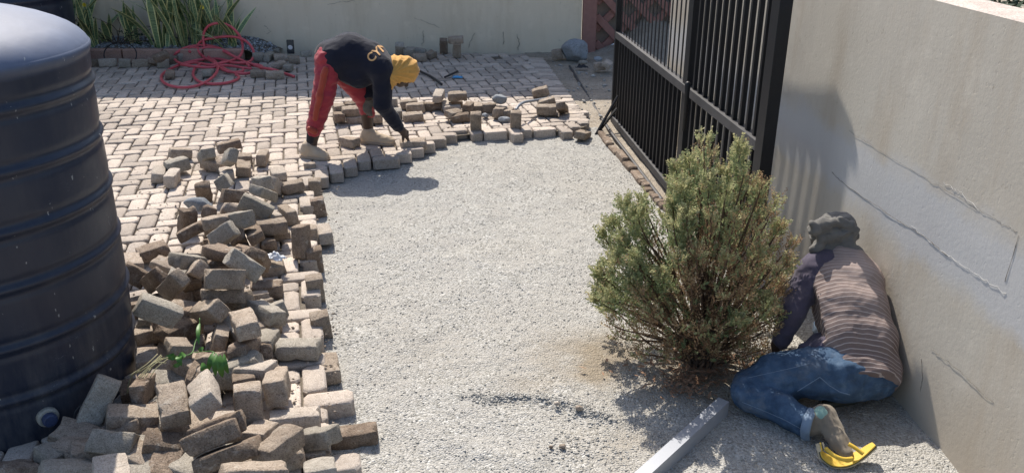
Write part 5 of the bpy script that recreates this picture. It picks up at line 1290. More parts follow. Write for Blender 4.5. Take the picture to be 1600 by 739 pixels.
for (x, y, d, kind_) in t2_:
    tip = cpx(x, y, d); root_ = np.array((gc.normal() * .022, gc.normal() * .022, -.02)); ax = np.array((tip[0] * .35, tip[1] * .35, tip[2] * .45))
    pts = spline([root_, ax + gc.normal(size=3) * .02, root_ * .1 + tip * .8 + ax * .1, tip], 5)
    br.tube(pts, [.006 * (1 - i_ / (len(pts) + 1)) + .001 for i_ in range(len(pts))], 5)
    _rr = gc.uniform(.030, .060); hh = tip[2]; n_ = int((100 if kind_ == 'g' else 76) * gc.uniform(.55, 1.2))
    for q in range(n_):
        t = 1 - (.62 if kind_ == 'g' else .7) * gc.random() ** 1.2; j = t * (len(pts) - 1); j0 = int(min(j, len(pts) - 2)); p = pts[j0] + (pts[j0 + 1] - pts[j0]) * (j - j0)
        dv_ = pts[j0 + 1] - pts[j0]; dv_ = dv_ / np.linalg.norm(dv_); up = np.array((0, 0, 1.0))
        rr = _rr * (1.08 - .75 * (t - .3) / .7) ; o_ = gc.normal(size=3); o_ -= dv_ * (o_ @ dv_); o_ /= np.linalg.norm(o_) + 1e-9
        bp = p + o_ * rr * gc.random() ** .5; L = .034 + .024 * gc.random(); dd = dv_ * .7 + o_ * .55 + up * .55 + gc.normal(size=3) * .15
        dry = kind_ == 'd' and gc.random() < .82 or kind_ == 'm' and gc.random() < .5 or (t < .62 and gc.random() < .5) or gc.random() < .06
        if dry: spray(bp, dd, L * 1.05, 7, DRv, DRt, .5 + .2 * gc.normal() * .8 + (.12 if t > .8 else -.1), .0024)
        else: spray(bp, dd, L, 9, SPv, SPt, .42 + .46 * max(0, t - .6) / .4 + .12 * gc.normal(), .0042)
br.build('branch', M['bark'], con, True)
tag(link('foliage', mesh_np('foliage', np.array(SPv), np.arange(len(SPv)).reshape(-1, 4), False, {'tint': SPt}), M['fol'], con), kind='stuff')
tag(link('dry_foliage', mesh_np('dry_foliage', np.array(DRv), np.arange(len(DRv)).reshape(-1, 4), False, {'tint': DRt}), M['foldry'], con), kind='stuff')
# litter of dry leaves and clippings under it
mb = MB()
for k in range(420):
    px, py = (gc.normal() * 62 + 1090, gc.normal() * 20 + 575) if k % 2 else (gc.normal() * 24 + 1075, gc.normal() * 12 + 600); c = P(px, py, GZ); z = GZ + .012 + .012 * gc.random(); a = gc.random() * 6.28; l_ = .008 + .016 * gc.random(); v = np.array((math.cos(a), math.sin(a), gc.normal() * .3)) * l_; wv = np.array((-math.sin(a), math.cos(a), gc.normal() * .4)) * l_ * .3
    c = np.array((c[0], c[1], z)); mb.add([c - v, c + wv, c + v, c - wv], [(0, 1, 2, 3)])
tag(mb.build('leaf_litter', M['dry_leaf']), 'scattered dry clippings on the ground under the conifer', kind='stuff')
for k, (px, py) in enumerate([(1062, 552), (1097, 565), (1130, 560), (1045, 545)]):
    c = P(px, py, GZ); scrap('dry_leaf', (c[0], c[1], GZ + .015), .06, .035, M['dry_leaf'], ['large curled brown leaf lying left of the conifer stem', 'large curled brown leaf right under the conifer stem', 'brown leaf right of the conifer stem', 'leftmost large brown leaf under the conifer'][k], 30 + k, 'leaf', .012, k * 1.1)

# ================================================================ GREEN SPRIG AND DRY STEMS ON THE HEAP
sg = empty('leafy_sprig', tuple(P(300, 560, .12))); tag(sg, 'cut green leafy sprig wilting on the brick heap', 'sprig')
so_ = np.array(sg.location)
def sp_(px, py, z): return P(px, py, z) - so_
mb = MB(); mb.tube(spline([sp_(312, 497, .26), sp_(311, 520, .22), sp_(305, 535, .20), sp_(300, 551, .19), sp_(285, 556, .19), sp_(255, 560, .17), sp_(232, 572, .15)], 6), .0022, 6); mb.tube(spline([sp_(300, 551, .19), sp_(318, 549, .20), sp_(332, 549, .21), sp_(340, 556, .20)], 5), .002, 6); mb.build('stem', M['leaf_green'], sg, True)
def bladel(a, b, w_, fold, m_, nm='leaf', droop=.02):
    a = np.array(a); b = np.array(b); d = b - a; s = np.cross(d, (0.2, -1, .4)); s = s / (np.linalg.norm(s) + 1e-9) * w_; up = np.cross(s, d); up = up / (np.linalg.norm(up) + 1e-9); V = []; F = []
    for i_ in range(9):
        t = i_ / 8; ww = math.sin(math.pi * min(1, t * .96 + .04)) ** .7; c = a + d * t + up * droop * math.sin(math.pi * t)
        V += [c - s * ww + up * fold * ww * w_, c, c + s * ww + up * fold * ww * w_]
    for i_ in range(8): F += [(i_ * 3, i_ * 3 + 1, i_ * 3 + 4, i_ * 3 + 3), (i_ * 3 + 1, i_ * 3 + 2, i_ * 3 + 5, i_ * 3 + 4)]
    return link(nm, mesh(nm, V, F, True), m_, sg)
for (ax_, ay_, bx_, by_, za, zb, w_) in ((338, 552, 337, 588, .21, .14, .011), (344, 554, 348, 590, .21, .13, .013), (350, 553, 357, 584, .21, .14, .010), (333, 550, 326, 580, .21, .15, .010), (282, 556, 284, 572, .19, .17, .012), (275, 556, 262, 560, .19, .19, .010), (272, 553, 258, 556, .19, .20, .008), (288, 552, 276, 564, .19, .18, .012), (310, 548, 318, 542, .21, .22, .008), (312, 505, 311, 540, .25, .20, .008), (316, 566, 322, 576, .19, .16, .014), (285, 566, 270, 572, .18, .17, .008), (340, 556, 342, 580, .21, .15, .010)):
    bladel(sp_(ax_, ay_, za), sp_(bx_, by_, zb), w_, .35, M['leaf_green'])
ds = empty('stem_bundle', tuple(P(230, 580, .12))); tag(ds, 'bundle of dry straw-coloured stems lying left of the green sprig', 'dry stems'); so_ = np.array(ds.location)
mb = MB()
for k in range(9):
    j = gs.gauss(0, 4); mb.tube(spline([sp_(258 + j, 560 + gs.gauss(0, 3), .18), sp_(240 + j, 572 + gs.gauss(0, 3), .17), sp_(225 + j * 2, 588 + gs.gauss(0, 3), .15)], 5), .002, 5)
mb.tube(spline([sp_(222, 579, .15), sp_(210, 582, .14), sp_(202, 597, .10), sp_(199, 615, .06)], 6), .003, 5); mb.build('stem', M['straw'], ds, True)
wr = spline([P(128, 632, .12), P(118, 642, .1), P(115, 660, .06), P(119, 674, .02)], 6); mb = MB(); mb.tube(wr, .0018, 5); tag(mb.build('wire', M['steel_dusty']), 'thin curved wire beside the brick leaning on the tank', 'wire')

# ================================================================ PEOPLE
def cap(a, b, ra, rb=None, k=None):
    q = ['c', tuple(a), tuple(b), ra, ra if rb is None else rb]
    if k: q.append(k)
    return tuple(q)
def shift(p, dx=0, dy=0, dz=0): return np.array(p) + np.array((dx, dy, dz))
def hand_prims(wrist, palm_dir, side, up, spread, curl, s=1.0):
    """palm + four fingers of different length + thumb; side points to the thumb side, up is the back of the hand"""
    d = np.array(palm_dir, float); d /= np.linalg.norm(d); sd_ = np.array(side, float); sd_ -= d * (sd_ @ d); sd_ /= np.linalg.norm(sd_); n = np.cross(sd_, d); n *= np.sign(n @ np.array(up)) or 1
    w_ = np.array(wrist, float); out = [cap(w_, w_ + d * .02 * s, .026 * s, .028 * s)]
    for j, off in enumerate((.030, .010, -.010, -.028)): out.append(cap(w_ + d * .02 * s + sd_ * off * .6 * s, w_ + d * .085 * s + sd_ * off * s, .015 * s, .0125 * s, .012))
    for j, (off, L) in enumerate(((.030, .068), (.010, .078), (-.011, .072), (-.029, .056))):
        a = w_ + d * .085 * s + sd_ * off * s; v = d + sd_ * spread * off * 14 - n * curl[j] * .5; v /= np.linalg.norm(v); b = a + v * L * .5 * s
        v2 = d * .8 + sd_ * spread * off * 14 - n * curl[j] * 1.3; v2 /= np.linalg.norm(v2); c = b + v2 * L * .5 * s
        out += [cap(a, b, .0098 * s, .0088 * s, .004), cap(b, c, .0088 * s, .0070 * s, .004)]
    a = w_ + d * .028 * s + sd_ * .026 * s; b = a + (d * .6 + sd_ * .75 - n * .35) * .036 * s; c = b + (d * .85 + sd_ * .1 - n * .6) * .030 * s
    out += [cap(a, b, .014 * s, .0105 * s, .01), cap(b, c, .0105 * s, .008 * s, .004)]
    return out

# ---------------------------------------------------------------- the man bending over the edge of the paving
S1 = .92
pelv = PY(517, 92, 5.90); hipN = PY(513, 100, 5.82); hipF = PY(529, 104, 5.99)
kneeN = PY(508, 150, 5.76); ankN = PY(487, 226, 5.72); kneeF = PY(570, 150, 6.03); ankF = PY(576, 212, 6.10)
belly = PY(545, 92, 5.90); chest = PY(580, 100, 5.90); neck = PY(607, 107, 5.89); headc = PY(627, 114, 5.885)
shN = PY(597, 112, 5.79); elN = PY(598, 163, 5.80); wrN = PY(627, 203, 5.93)
shF = PY(592, 118, 6.02); elF = PY(577, 140, 6.04); wrF = PY(576, 153, 5.98)
heelN, toeN = P(478, 247, 0) + (0, 0, .042), P(508, 250, 0) + (0, 0, .028); heelF, toeF = P(571, 223, 0) + (0, 0, .042), P(609, 227, 0) + (0, 0, .028)
man = empty('person', (pelv[0], pelv[1], 0)); tag(man, 'man in navy top, mustard headscarf and red trousers bending down to lay a brick', 'person')
mo = np.array(man.location)
def L1(p): return np.array(p) - mo
def rel(prims, o):
    out = []
    for q in prims:
        q = list(q); q[1] = tuple(np.array(q[1]) - o)
        if q[0] in ('c', 'sub'): q[2] = tuple(np.array(q[2]) - o)
        out.append(tuple(q))
    return out
fdir = np.array((.55, -.02, -.83)); fdir /= np.linalg.norm(fdir)          # where the face looks: down and forward
crown = np.array((.83, 0, .55)); crown /= np.linalg.norm(crown)
body = [cap(hipN + (.04, .02, -.03), hipF + (.04, 0, -.03), .05, .06), cap(pelv + (.04, 0, -.02), belly, .085, .10), cap(belly, chest, .10, .11), cap(chest, neck, .11, .055), cap(neck, headc, .05, .05),
        ('e', tuple(headc), (.078, .078, .078)), cap(headc + crown * .03, headc - crown * .03 + fdir * .02, .078, .062),
        cap(headc + fdir * .035 - crown * .045, headc + fdir * .055 - crown * .05, .04, .028),             # jaw
        cap(headc + fdir * .075 - crown * .0, headc + fdir * .092 - crown * .022, .010, .014, .008),        # nose
        cap(headc + fdir * .068 - crown * .045 + (0, .015, 0), headc + fdir * .068 - crown * .045 - (0, .015, 0), .011, .011, .006),   # lips
        cap(headc + fdir * .068 + crown * .022 + (0, .03, 0), headc + fdir * .068 + crown * .022 - (0, .03, 0), .012, .012, .008),     # brow
        cap(hipN + (.03, .02, -.03), kneeN, .055, .05), cap(kneeN, ankN, .055, .033), cap(hipF + (.03, 0, -.03), kneeF, .055, .05), cap(kneeF, ankF, .055, .033),
        cap(ankN, heelN, .035, .03), cap(heelN, toeN, .03, .02), cap(ankF, heelF, .035, .03), cap(heelF, toeF, .03, .02),
        cap(chest, shN, .07, .055), cap(shN, elN, .048, .038), cap(elN, wrN, .037, .025), cap(chest, shF, .07, .055), cap(shF, elF, .048, .04), cap(elF, wrF, .038, .028)]
hN = hand_prims(wrN, P(642, 216, .06) - wrN, (-.3, -1, 0), (-.3, -.5, .8), .35, (.5, .7, .8, .9), .95)
hF = hand_prims(wrF, PY(573, 175, 5.96) - wrF, (.9, -.4, 0), (0, -1, .1), .2, (.5, .6, .6, .7), .85)
solid('body', rel(body + hN + hF, mo), M['skin'], man, .0055, .018)
# navy top
back1 = PY(519, 89, 5.90); top = [cap(back1, PY(547, 87, 5.90), .120, .148), cap(PY(547, 87, 5.90), PY(578, 98, 5.90), .148, .138), cap(PY(578, 98, 5.90), PY(599, 105, 5.89), .140, .085), cap(PY(526, 92, 5.84), PY(526, 90, 5.98), .115, .115),
       cap(PY(590, 104, 5.83), PY(590, 108, 5.97), .10, .10), cap(PY(560, 112, 5.88), PY(545, 104, 5.9), .12, .13), cap(neck, PY(612, 108, 5.885), .06, .052),
       cap(shN, elN, .074, .058), cap(elN, PY(622, 198, 5.91), .056, .040), cap(shF, elF, .07, .058), cap(elF, PY(576, 147, 6.0), .055, .05)]
hemn = PY(503, 80, 5.9) - PY(560, 92, 5.9); top.append(('cut', tuple(PY(509, 98, 5.9)), (-.72, 0, -.69), .33))
shirt = solid('navy_top', rel(top, mo), M['shirt_navy'], man, .0075, .03, [(.0045, (5, 9, 9), 4), (.0022, (14, 22, 20), 6)])
# printed letters across the shoulder blades, wrapped on the cloth
dg = bpy.context.evaluated_depsgraph_get()
bvh = BVHTree.FromPolygons([v.co[:] for v in shirt.data.vertices], [tuple(p.vertices) for p in shirt.data.polygons])
def wrap_text(txt, org_px, right_px, size, m, parent, Y0):
    cu = bpy.data.curves.new('print', 'FONT'); cu.body = txt; cu.size = size; cu.extrude = 0; cu.offset = size * .022
    o = bpy.data.objects.new('print', cu); COL.objects.link(o); dg_ = bpy.context.evaluated_depsgraph_get(); me = bpy.data.meshes.new_from_object(o.evaluated_get(dg_)); bpy.data.objects.remove(o)
    bm = bmesh.new(); bm.from_mesh(me); bmesh.ops.triangulate(bm, faces=bm.faces)
    for _ in range(2): bmesh.ops.subdivide_edges(bm, edges=[e for e in bm.edges if e.calc_length() > size * .12], cuts=1, use_grid_fill=False); bmesh.ops.triangulate(bm, faces=bm.faces)
    a = PY(*org_px, Y0); b = PY(*right_px, Y0); ex = (b - a) / np.linalg.norm(b - a)
    vd = ray(*org_px); vd = vd / np.linalg.norm(vd); ey = np.cross(ex, vd); ey /= np.linalg.norm(ey)
    if ey[2] < 0 : ey = -ey
    bad = []
    for v in bm.verts:
        p = a + ex * v.co.x + ey * v.co.y; s_ = p - vd * .8 - mo; hit = bvh.ray_cast(Vector(s_), Vector(vd), 2.0)
        if hit[0] is None: bad.append(v); continue
        v.co = hit[0] + hit[1] * .0035 * (1 if hit[1].dot(Vector(vd)) < 0 else -1)
    bmesh.ops.delete(bm, geom=bad, context='VERTS'); bm.to_mesh(me); bm.free(); me.name = 'shirt_print'; me.materials.clear()
    return link('shirt_print', me, m, parent)
wrap_text('CYN', (580, 99), (607, 74), .082, M['shirt_print'], man, 5.78)
# trousers
pants = [cap(PY(519, 90, 5.86), PY(521, 90, 5.96), .108, .108), cap(PY(514, 98, 5.82), PY(506, 150, 5.76), .090, .071), cap(PY(506, 150, 5.76), PY(490, 204, 5.73), .070, .054), cap(PY(532, 106, 5.98), PY(566, 146, 6.03), .098, .074), cap(PY(566, 146, 6.03), PY(575, 176, 6.07), .072, .052),
         ('cut', tuple(PY(489, 211, 5.73)), (-.2, 0, -1), .16), ('cut', tuple(PY(575, 184, 6.07)), (.1, 0, -1), .14)]
solid('trousers', rel(pants, mo), M['pants_red'], man, .0075, .025, [(.007, (7, 7, 16), 3), (.003, (20, 20, 34), 8)])
patch = [cap(PY(508, 108, 5.712), PY(500, 150, 5.680), .022, .024), cap(PY(500, 150, 5.68), PY(492, 185, 5.672), .022, .018), cap(PY(484, 202, 5.672), PY(492, 206, 5.668), .022, .022)]
solid('orange_panel', rel(patch[:2], mo), M['pants_orange'], man, .006, .02, [(.004, (8, 8, 16), 3)]); solid('orange_panel', rel(patch[2:], mo), M['pants_orange'], man, .006, .02)
for (a, b) in ((PY(489, 205, 5.73), PY(485, 234, 5.715)), (PY(575, 180, 6.08), PY(576, 214, 6.115))):
    solid('sock', rel([cap(a, a + (b - a) * .8, .042, .036)], mo), M['sock_dark'], man, .006, .01)
# shoes: upper, sole, laces
for (h_, t_) in ((P(474, 246, 0), P(513, 251, 0)), (P(567, 223, 0), P(615, 228, 0))):
    d = t_ - h_; h_ = h_ - d * .05; t_ = t_ + d * .07; d = t_ - h_; L = np.linalg.norm(d); d /= L; s_ = np.array((-d[1], d[0], 0)); z = lambda q: np.array((0, 0, q))
    up = [cap(h_ + d * .045 + z(.055), h_ + d * .06 + z(.085), .046, .045), cap(h_ + d * .05 + z(.045), h_ + d * (L - .05) + z(.034), .045, .032), cap(h_ + d * (L - .09) + z(.036), h_ + d * (L - .035) + z(.030), .036, .028), cap(h_ + d * .08 + z(.082), h_ + d * (L - .08) + z(.044), .032, .025)]
    solid('shoe_upper', rel(up + [('cut', tuple(h_ + z(.012)), (0, 0, -1), .5)], mo), M['shoe_tan'], man, .005, .018, [(.0022, (24, 24, 30), 3)])
    sl = [cap(h_ + d * .035 + z(.014), h_ + d * (L - .06) + z(.014), .047, .043), cap(h_ + d * (L - .07) + z(.016), h_ + d * (L - .034) + z(.02), .040, .034), ('cut', tuple(h_ + z(.003)), (0, 0, -1), .5), ('cut', tuple(h_ + z(.024)), (0, 0, 1), .5)]
    solid('shoe_sole', rel(sl, mo), M['shoe_sole'], man, .005, .01)
    lc = MB()
    for k in range(4): c = h_ + d * (.085 + .018 * k) + z(.099 - .011 * k) - mo; lc.tube([c - s_ * .02, c + z(.004), c + s_ * .02], .003, 5)
    lc.build('laces', M['shoe_sole'], man, True)
# scarf wound over the head, hanging beside the neck
scf = [cap(headc + crown * .035, headc - crown * .02 - fdir * .005, .098, .092), cap(headc - fdir * .03, headc + fdir * .022, .092, .080), cap(PY(617, 104, 5.88), PY(611, 125, 5.80), .062, .036), cap(PY(612, 118, 5.80), PY(606, 152, 5.79), .036, .020, .03), cap(PY(616, 100, 5.92), PY(609, 112, 5.9), .06, .05), ('sub', tuple(headc + fdir * .15 - crown * .045 + (0, -.02, 0)), tuple(headc + fdir * .085 - crown * .045 + (0, -.02, 0)), .075, .066)]
_kn = PY(613, 112, 5.85) - mo
solid('headscarf', rel(scf, mo), M['scarf_yellow'], man, .0055, .02, [(.003, (26, 10, 26), 3)], 1, None, lambda V: .0042 * (1 - 2 * np.abs(np.sin(8.5 * np.arctan2(V[:, 2] - _kn[2], V[:, 0] - _kn[0]) + 1.5 * fbm(V * 8, 3, 2)))) * np.clip(np.hypot(V[:, 2] - _kn[2], V[:, 0] - _kn[0]) / .08, 0, 1))
gl = [(q[0], q[1], q[2], q[3] + .003, q[4] + .003) for q in hF]
solid('glove', rel(gl, mo), M['glove'], man, .005, .008)
hb = bpy.data.objects.new('loose_brick', LB[(0, 1)]); COL.objects.link(hb); hb.location = P(646, 226, .014); hb.rotation_euler = (0.05, .0, rad(12)); tag(hb, 'dusty brick being pressed into the edge by the bending worker', 'brick')

# ---------------------------------------------------------------- the man squatting by the right wall, seen from behind
sp0 = PY(1338, 566, 2.76); sp1 = PY(1330, 505, 2.90); sp2 = PY(1316, 445, 3.06); nk = PY(1304, 402, 3.17); hd2 = PY(1303, 366, 3.22)
sL = PY(1276, 418, 3.10); eL = PY(1238, 486, 3.00); wL = PY(1216, 536, 2.99); sR = PY(1343, 420, 3.09)
kL = PY(1172, 604, 2.80); aL = PY(1262, 662, 2.575)
man2 = empty('person', (sp0[0], sp0[1], GZ)); tag(man2, 'worker in striped top, jeans and grey headcloth squatting by the right wall', 'person')
m2o = np.array(man2.location)
heel = P(1288, 652, .010); ball = P(1312, 690, -.025); toe = P(1322, 706, -.035)
shoulder_R = PY(1352, 428, 3.10); eR = PY(1330, 500, 3.22); wR = PY(1290, 545, 3.28)
kR = PY(1300, 520, 3.12); fR0, fR1 = P(1297, 622, -.04), P(1330, 617, -.04)
body2 = [cap(sp0 + (0.01, .06, 0), sp1 + (0, .05, 0), .09, .08), cap(sp1 + (0, .05, 0), sp2 + (0, .03, 0), .08, .08), cap(sL + (.02, .02, 0), shoulder_R + (-.02, .02, 0), .05, .05), cap(sp2 + (0, .03, 0), nk, .07, .045), cap(nk, hd2, .05, .05), ('e', tuple(hd2), (.066, .078, .078)), cap(hd2 + (0, .05, -.04), hd2 + (0, .07, -.055), .045, .03),
         cap(hd2 + (0, .085, .0), hd2 + (0, .10, -.02), .01, .012), cap(hd2 + (.074, 0, -.01), hd2 + (.078, 0, .01), .012, .014), cap(hd2 + (-.074, 0, -.01), hd2 + (-.078, 0, .01), .012, .014),
         cap(sL, eL, .05, .04), cap(eL, wL, .038, .026), cap(shoulder_R, eR, .05, .04), cap(eR, wR, .038, .026),
         cap(PY(1300, 582, 2.80), kL, .09, .055), cap(kL, aL, .052, .034), cap(aL, heel, .034, .034), cap(heel, ball, .034, .03), cap(ball, toe, .03, .02), cap(PY(1350, 580, 2.82), kR, .09, .055), cap(kR, fR1 + (0, 0, .06), .05, .034), cap(fR1 + (0, 0, .05), fR0 + (0, .06, 0), .034, .022)]
h2L = hand_prims(wL, P(1206, 566, -.04) - wL, (-.4, -.8, 0), (-.5, -.8, .2), .3, (.4, .5, .5, .6), .9)
h2R = hand_prims(wR, (-.4, .3, -.6), (-.6, 0, .4), (0, 0, 1), .3, (.4, .5, .5, .6), .9)
solid('body', rel(body2 + h2L + h2R, m2o), M['skin'], man2, .0062, .018)
jeans = [cap(PY(1312, 584, 2.76), PY(1360, 580, 2.80), .106, .106), cap(PY(1296, 580, 2.78), PY(1215, 590, 2.80), .104, .088), cap(PY(1215, 590, 2.80), PY(1176, 604, 2.80), .088, .070, .03), cap(PY(1176, 606, 2.79), PY(1168, 612, 2.76), .072, .062),
         cap(PY(1172, 618, 2.74), PY(1222, 640, 2.66), .060, .056, .02), cap(PY(1222, 640, 2.66), PY(1258, 661, 2.585), .056, .050, .02), cap(PY(1355, 575, 2.84), kR, .10, .075), cap(kR, fR1 + (0, .02, .10), .072, .06), ('cut', tuple(PY(1268, 664, 2.57)), (.85, -.42, -.1), .09)]
V_fold = [(.0055, (10, 12, 14), 3), (.0035, (24, 24, 30), 8)]
jn = solid('jeans', rel(jeans, m2o), M['denim'], man2, .0068, .014, V_fold)
# turned-up hem, pocket and seam
hm = MB(); c0 = PY(1266, 663, 2.572) - m2o; ax_ = np.array((.80, -.52, .02)); ax_ /= np.linalg.norm(ax_); u_ = np.cross(ax_, (0, 0, 1)); u_ /= np.linalg.norm(u_); v_ = np.cross(u_, ax_)
pr_ = [(-.022, .054), (-.018, .060), (.0, .062), (.012, .060), (.014, .056), (.008, .050), (-.005, .047)]; nn_ = 28; V = []; Fc = []
for (t_, r_) in pr_:
    for q in range(nn_): a = 2 * math.pi * q / nn_; wv = 1 + .05 * math.sin(3 * a) + .03 * math.sin(7 * a + 1); V.append(c0 + ax_ * t_ + (u_ * math.cos(a) + v_ * math.sin(a)) * r_ * wv)
for i_ in range(len(pr_) - 1):
    for q in range(nn_): Fc.append((i_ * nn_ + q, i_ * nn_ + (q + 1) % nn_, (i_ + 1) * nn_ + (q + 1) % nn_, (i_ + 1) * nn_ + q))
link('hem', mesh('hem', V, Fc, True), M['denim_hem'], man2)
bvh2 = BVHTree.FromPolygons([v.co[:] for v in jn.data.vertices], [tuple(p.vertices) for p in jn.data.polygons])
def on_cloth(bv, px, py, off, o):
    d = ray(px, py); h_ = bv.ray_cast(Vector(_C - o), Vector(d), 20)
    return None if h_[0] is None else np.array(h_[0]) - d / np.linalg.norm(d) * off
def seam(pxs, r, m, par, bv, o, name='seam'):
    pts = []
    for k in range(len(pxs) - 1):
        for q in range(8):
            t = q / 8; p = on_cloth(bv, pxs[k][0] * (1 - t) + pxs[k + 1][0] * t, pxs[k][1] * (1 - t) + pxs[k + 1][1] * t, r * .4, o)
            if p is not None: pts.append(p)
    if len(pts) > 2: mb = MB(); mb.tube(pts, r, 5); mb.build(name, m, par, True)
seam([(1246, 611), (1262, 601), (1281, 589), (1296, 602), (1312, 612), (1330, 617)], .0018, M['denim_hem'], man2, bvh2, m2o)
seam([(1168, 590), (1200, 583), (1240, 574), (1270, 566)], .0012, M['denim_hem'], man2, bvh2, m2o)
seam([(1160, 628), (1190, 640), (1225, 655), (1256, 672)], .0012, M['denim_hem'], man2, bvh2, m2o)
# under-jersey: sleeve and the strip showing at the waist
slv = [cap(PY(1286, 414, 3.12), PY(1270, 427, 3.09), .070, .066), cap(PY(1270, 427, 3.09), eL, .064, .052), cap(eL, PY(1219, 532, 2.99), .050, .036), cap(PY(1298, 556, 2.84), PY(1282, 545, 2.90), .095, .06), cap(PY(1264, 552, 2.88), PY(1278, 556, 2.85), .045, .06), cap(shoulder_R, eR, .06, .052), cap(eR, wR, .05, .036)]
solid('jersey_sleeves', rel(slv, m2o), M['sleeve'], man2, .0065, .02, [(.005, (10, 12, 16), 5), (.002, (30, 30, 40), 2)])
# striped top
ax2 = (nk - sp0); ax2n = ax2 / np.linalg.norm(ax2)
torso = [cap(PY(1324, 572, 2.80), PY(1364, 574, 2.80), .108, .102), cap(PY(1318, 525, 2.87), PY(1356, 530, 2.86), .118, .112), cap(PY(1308, 482, 2.96), PY(1344, 485, 2.95), .117, .112), cap(PY(1300, 444, 3.06), PY(1336, 444, 3.05), .108, .108), cap(PY(1293, 418, 3.13), PY(1328, 416, 3.12), .080, .082), cap(nk, PY(1305, 400, 3.16), .072, .066),
         cap(PY(1322, 590, 2.75), PY(1362, 592, 2.74), .100, .096)]
torso += [('cut', tuple(PY(1340, 601, 2.70)), tuple(-(ax2n + np.array((-.14, .25, -.12)))), .45), ('cut', tuple(PY(1272, 470, 3.02)), (-.97, .1, -.18), .22)]
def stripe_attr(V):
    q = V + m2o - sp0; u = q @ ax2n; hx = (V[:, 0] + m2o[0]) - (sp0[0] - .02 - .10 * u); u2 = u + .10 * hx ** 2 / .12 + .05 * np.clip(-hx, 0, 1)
    sunlit = np.clip((u - .05) / .3, 0, 1) * np.clip(.25 + hx / .12, 0, 1)
    return {'stripe': u2 / .0178, 'sunlit': sunlit}
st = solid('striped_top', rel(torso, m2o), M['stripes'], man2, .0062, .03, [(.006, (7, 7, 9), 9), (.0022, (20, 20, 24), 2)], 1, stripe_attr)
# headcloth
def PYh(x, y, Y): return PY(x, y, Y + .08)
hc = [cap(PYh(1295, 366, 3.13), PYh(1312, 366, 3.13), .069, .069), cap(PYh(1300, 358, 3.14), PYh(1310, 357, 3.14), .064, .064), cap(PYh(1303, 378, 3.12), PYh(1304, 390, 3.10), .070, .064), cap(PYh(1288, 394, 3.08), PYh(1324, 394, 3.07), .040, .042), cap(PYh(1272, 353, 3.06), PYh(1288, 352, 3.07), .020, .026, .010), cap(PYh(1268, 351, 3.05), PYh(1272, 358, 3.05), .016, .020, .010), cap(PYh(1332, 360, 3.07), PYh(1329, 370, 3.07), .020, .024, .012), cap(PYh(1284, 372, 3.06), PYh(1320, 364, 3.06), .016, .016, .010), cap(PYh(1282, 378, 3.06), PYh(1273, 394, 3.05), .022, .018, .015), cap(PYh(1322, 376, 3.06), PYh(1340, 398, 3.04), .020, .020, .015)]
for (pts_, r_) in (([(1272, 356), (1285, 351), (1302, 348), (1320, 351), (1332, 358)], .014), ([(1278, 366), (1292, 358), (1306, 360), (1318, 370), (1328, 382)], .013), ([(1276, 380), (1290, 374), (1304, 372), (1316, 362), (1330, 352)], .012), ([(1278, 390), (1295, 386), (1312, 386), (1326, 392), (1340, 402)], .013), ([(1288, 346), (1296, 354), (1300, 366), (1296, 378)], .010), ([(1314, 342), (1318, 352), (1326, 362)], .010)):
    pp = [PYh(x, y, 3.075 - .012 * (1 - ((x - 1304) / 40) ** 2)) for (x, y) in pts_]
    for a_, b_ in zip(pp[:-1], pp[1:]): hc.append(cap(a_, b_, r_, r_, .007))
solid('headcloth', rel(hc, m2o), M['headcloth'], man2, .0055, .018, [(.008, (9, 14, 24), 5), (.0045, (26, 26, 34), 2)])
# sock with its teal heel patch, the dark cuff under the hem
solid('sock', rel([cap(PY(1266, 662, 2.575), heel + (.0, 0, .0), .043, .046), cap(heel, ball, .044, .034), cap(ball, toe, .034, .024)], m2o), M['sock_grey'], man2, .005, .014, [(.0028, (24, 24, 30), 3)])
hc2 = heel + np.array((-.012, -.006, .016)); solid('sock_patch', rel([('e', tuple(hc2), (.034, .036, .034))], m2o), M['sock_teal'], man2, .005, .01)
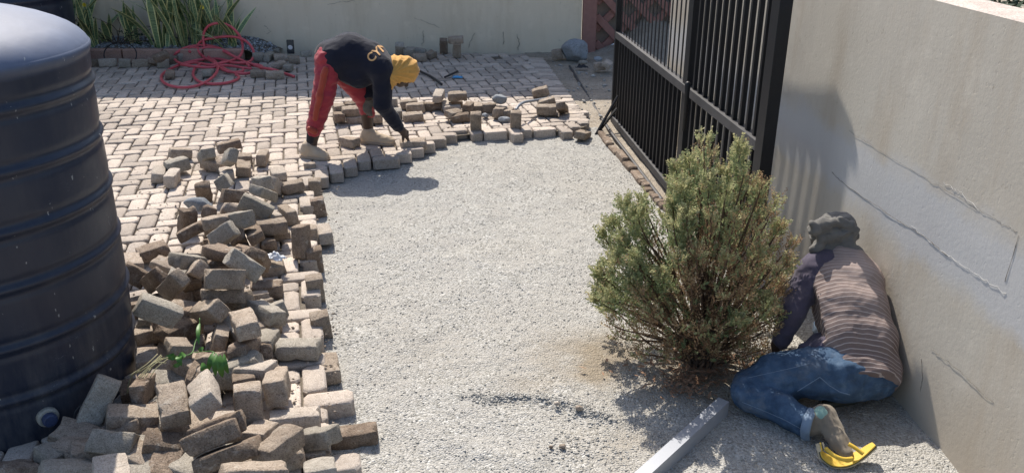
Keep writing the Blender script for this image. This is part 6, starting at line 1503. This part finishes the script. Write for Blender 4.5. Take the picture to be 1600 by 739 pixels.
# right foot under him: green heel on a dark sandal
solid('sock', rel([cap(fR0 + (0, -.0, .018), fR1 + (0, 0, .02), .026, .030)], m2o), M['shorts_green'], man2, .005, .01)
solid('sandal_sole', rel([cap(fR0 + (-.012, -.012, -.012), fR1 + (.0, -.01, -.012), .022, .024), ('cut', tuple(fR0 + (0, 0, .0)), (0, 0, 1), .3)], m2o), M['flip_dark'], man2, .005, .01)
# yellow flip-flop twisted on the toes
ff = empty('flip_flop', tuple(P(1318, 716, GZ))); tag(ff, 'worn yellow flip-flop hanging twisted from the squatting worker foot', 'flip-flop'); fo = np.array(ff.location)
cv = spline([P(1283, 702, -.02), P(1287, 716, -.045), P(1303, 727, -.055), P(1326, 726, -.05), P(1347, 714, -.03), P(1368, 695, .0)], 6)
wv_ = [(np.array((.0, .040, .026)) * (1 - i_ / (len(cv) - 1)) + np.array((.0, .060, -.016)) * (i_ / (len(cv) - 1))) * (math.sin(math.pi * (.12 + .80 * i_ / (len(cv) - 1))) ** .6) for i_ in range(len(cv))]
def ribbon(name, off0, off1, m):
    V = []; Fc = []
    for i_, p in enumerate(cv):
        t = cv[min(i_ + 1, len(cv) - 1)] - cv[max(i_ - 1, 0)]; n_ = np.cross(t, wv_[i_]); n_ /= np.linalg.norm(n_) + 1e-9; n_ *= np.sign(n_[1] * -1 + n_[2] * -.6) or 1
        for (a, b) in ((0, off0), (1, off0), (1, off1), (0, off1)): V.append(p + wv_[i_] * a + n_ * b - fo)
    for i_ in range(len(cv) - 1):
        for q in range(4): Fc.append((i_ * 4 + q, i_ * 4 + (q + 1) % 4, i_ * 4 + 4 + (q + 1) % 4, i_ * 4 + 4 + q))
    Fc += [(0, 1, 2, 3), tuple(range(len(V) - 4, len(V)))[::-1]]
    return link(name, mesh(name, V, Fc, False), m, ff)
ribbon('footbed', 0, .0045, M['flip_yellow']); ribbon('middle_layer', .0048, .0085, M['flip_dark']); ribbon('outsole', .0088, .0135, M['flip_sole'])
mb = MB(); mb.tube(spline([P(1326, 693, .005) - fo, P(1336, 699, .0) - fo, P(1349, 709, -.012) - fo], 6), [.007] * 13, 8); mb.build('strap', M['flip_yellow'], ff, True)
mb = MB(); mb.tube(spline([P(1290, 700, -.005) - fo, P(1303, 711, -.008) - fo, P(1318, 717, -.015) - fo, P(1332, 716, -.02) - fo], 6), .0075, 8); mb.build('strap', M['flip_yellow'], ff, True)
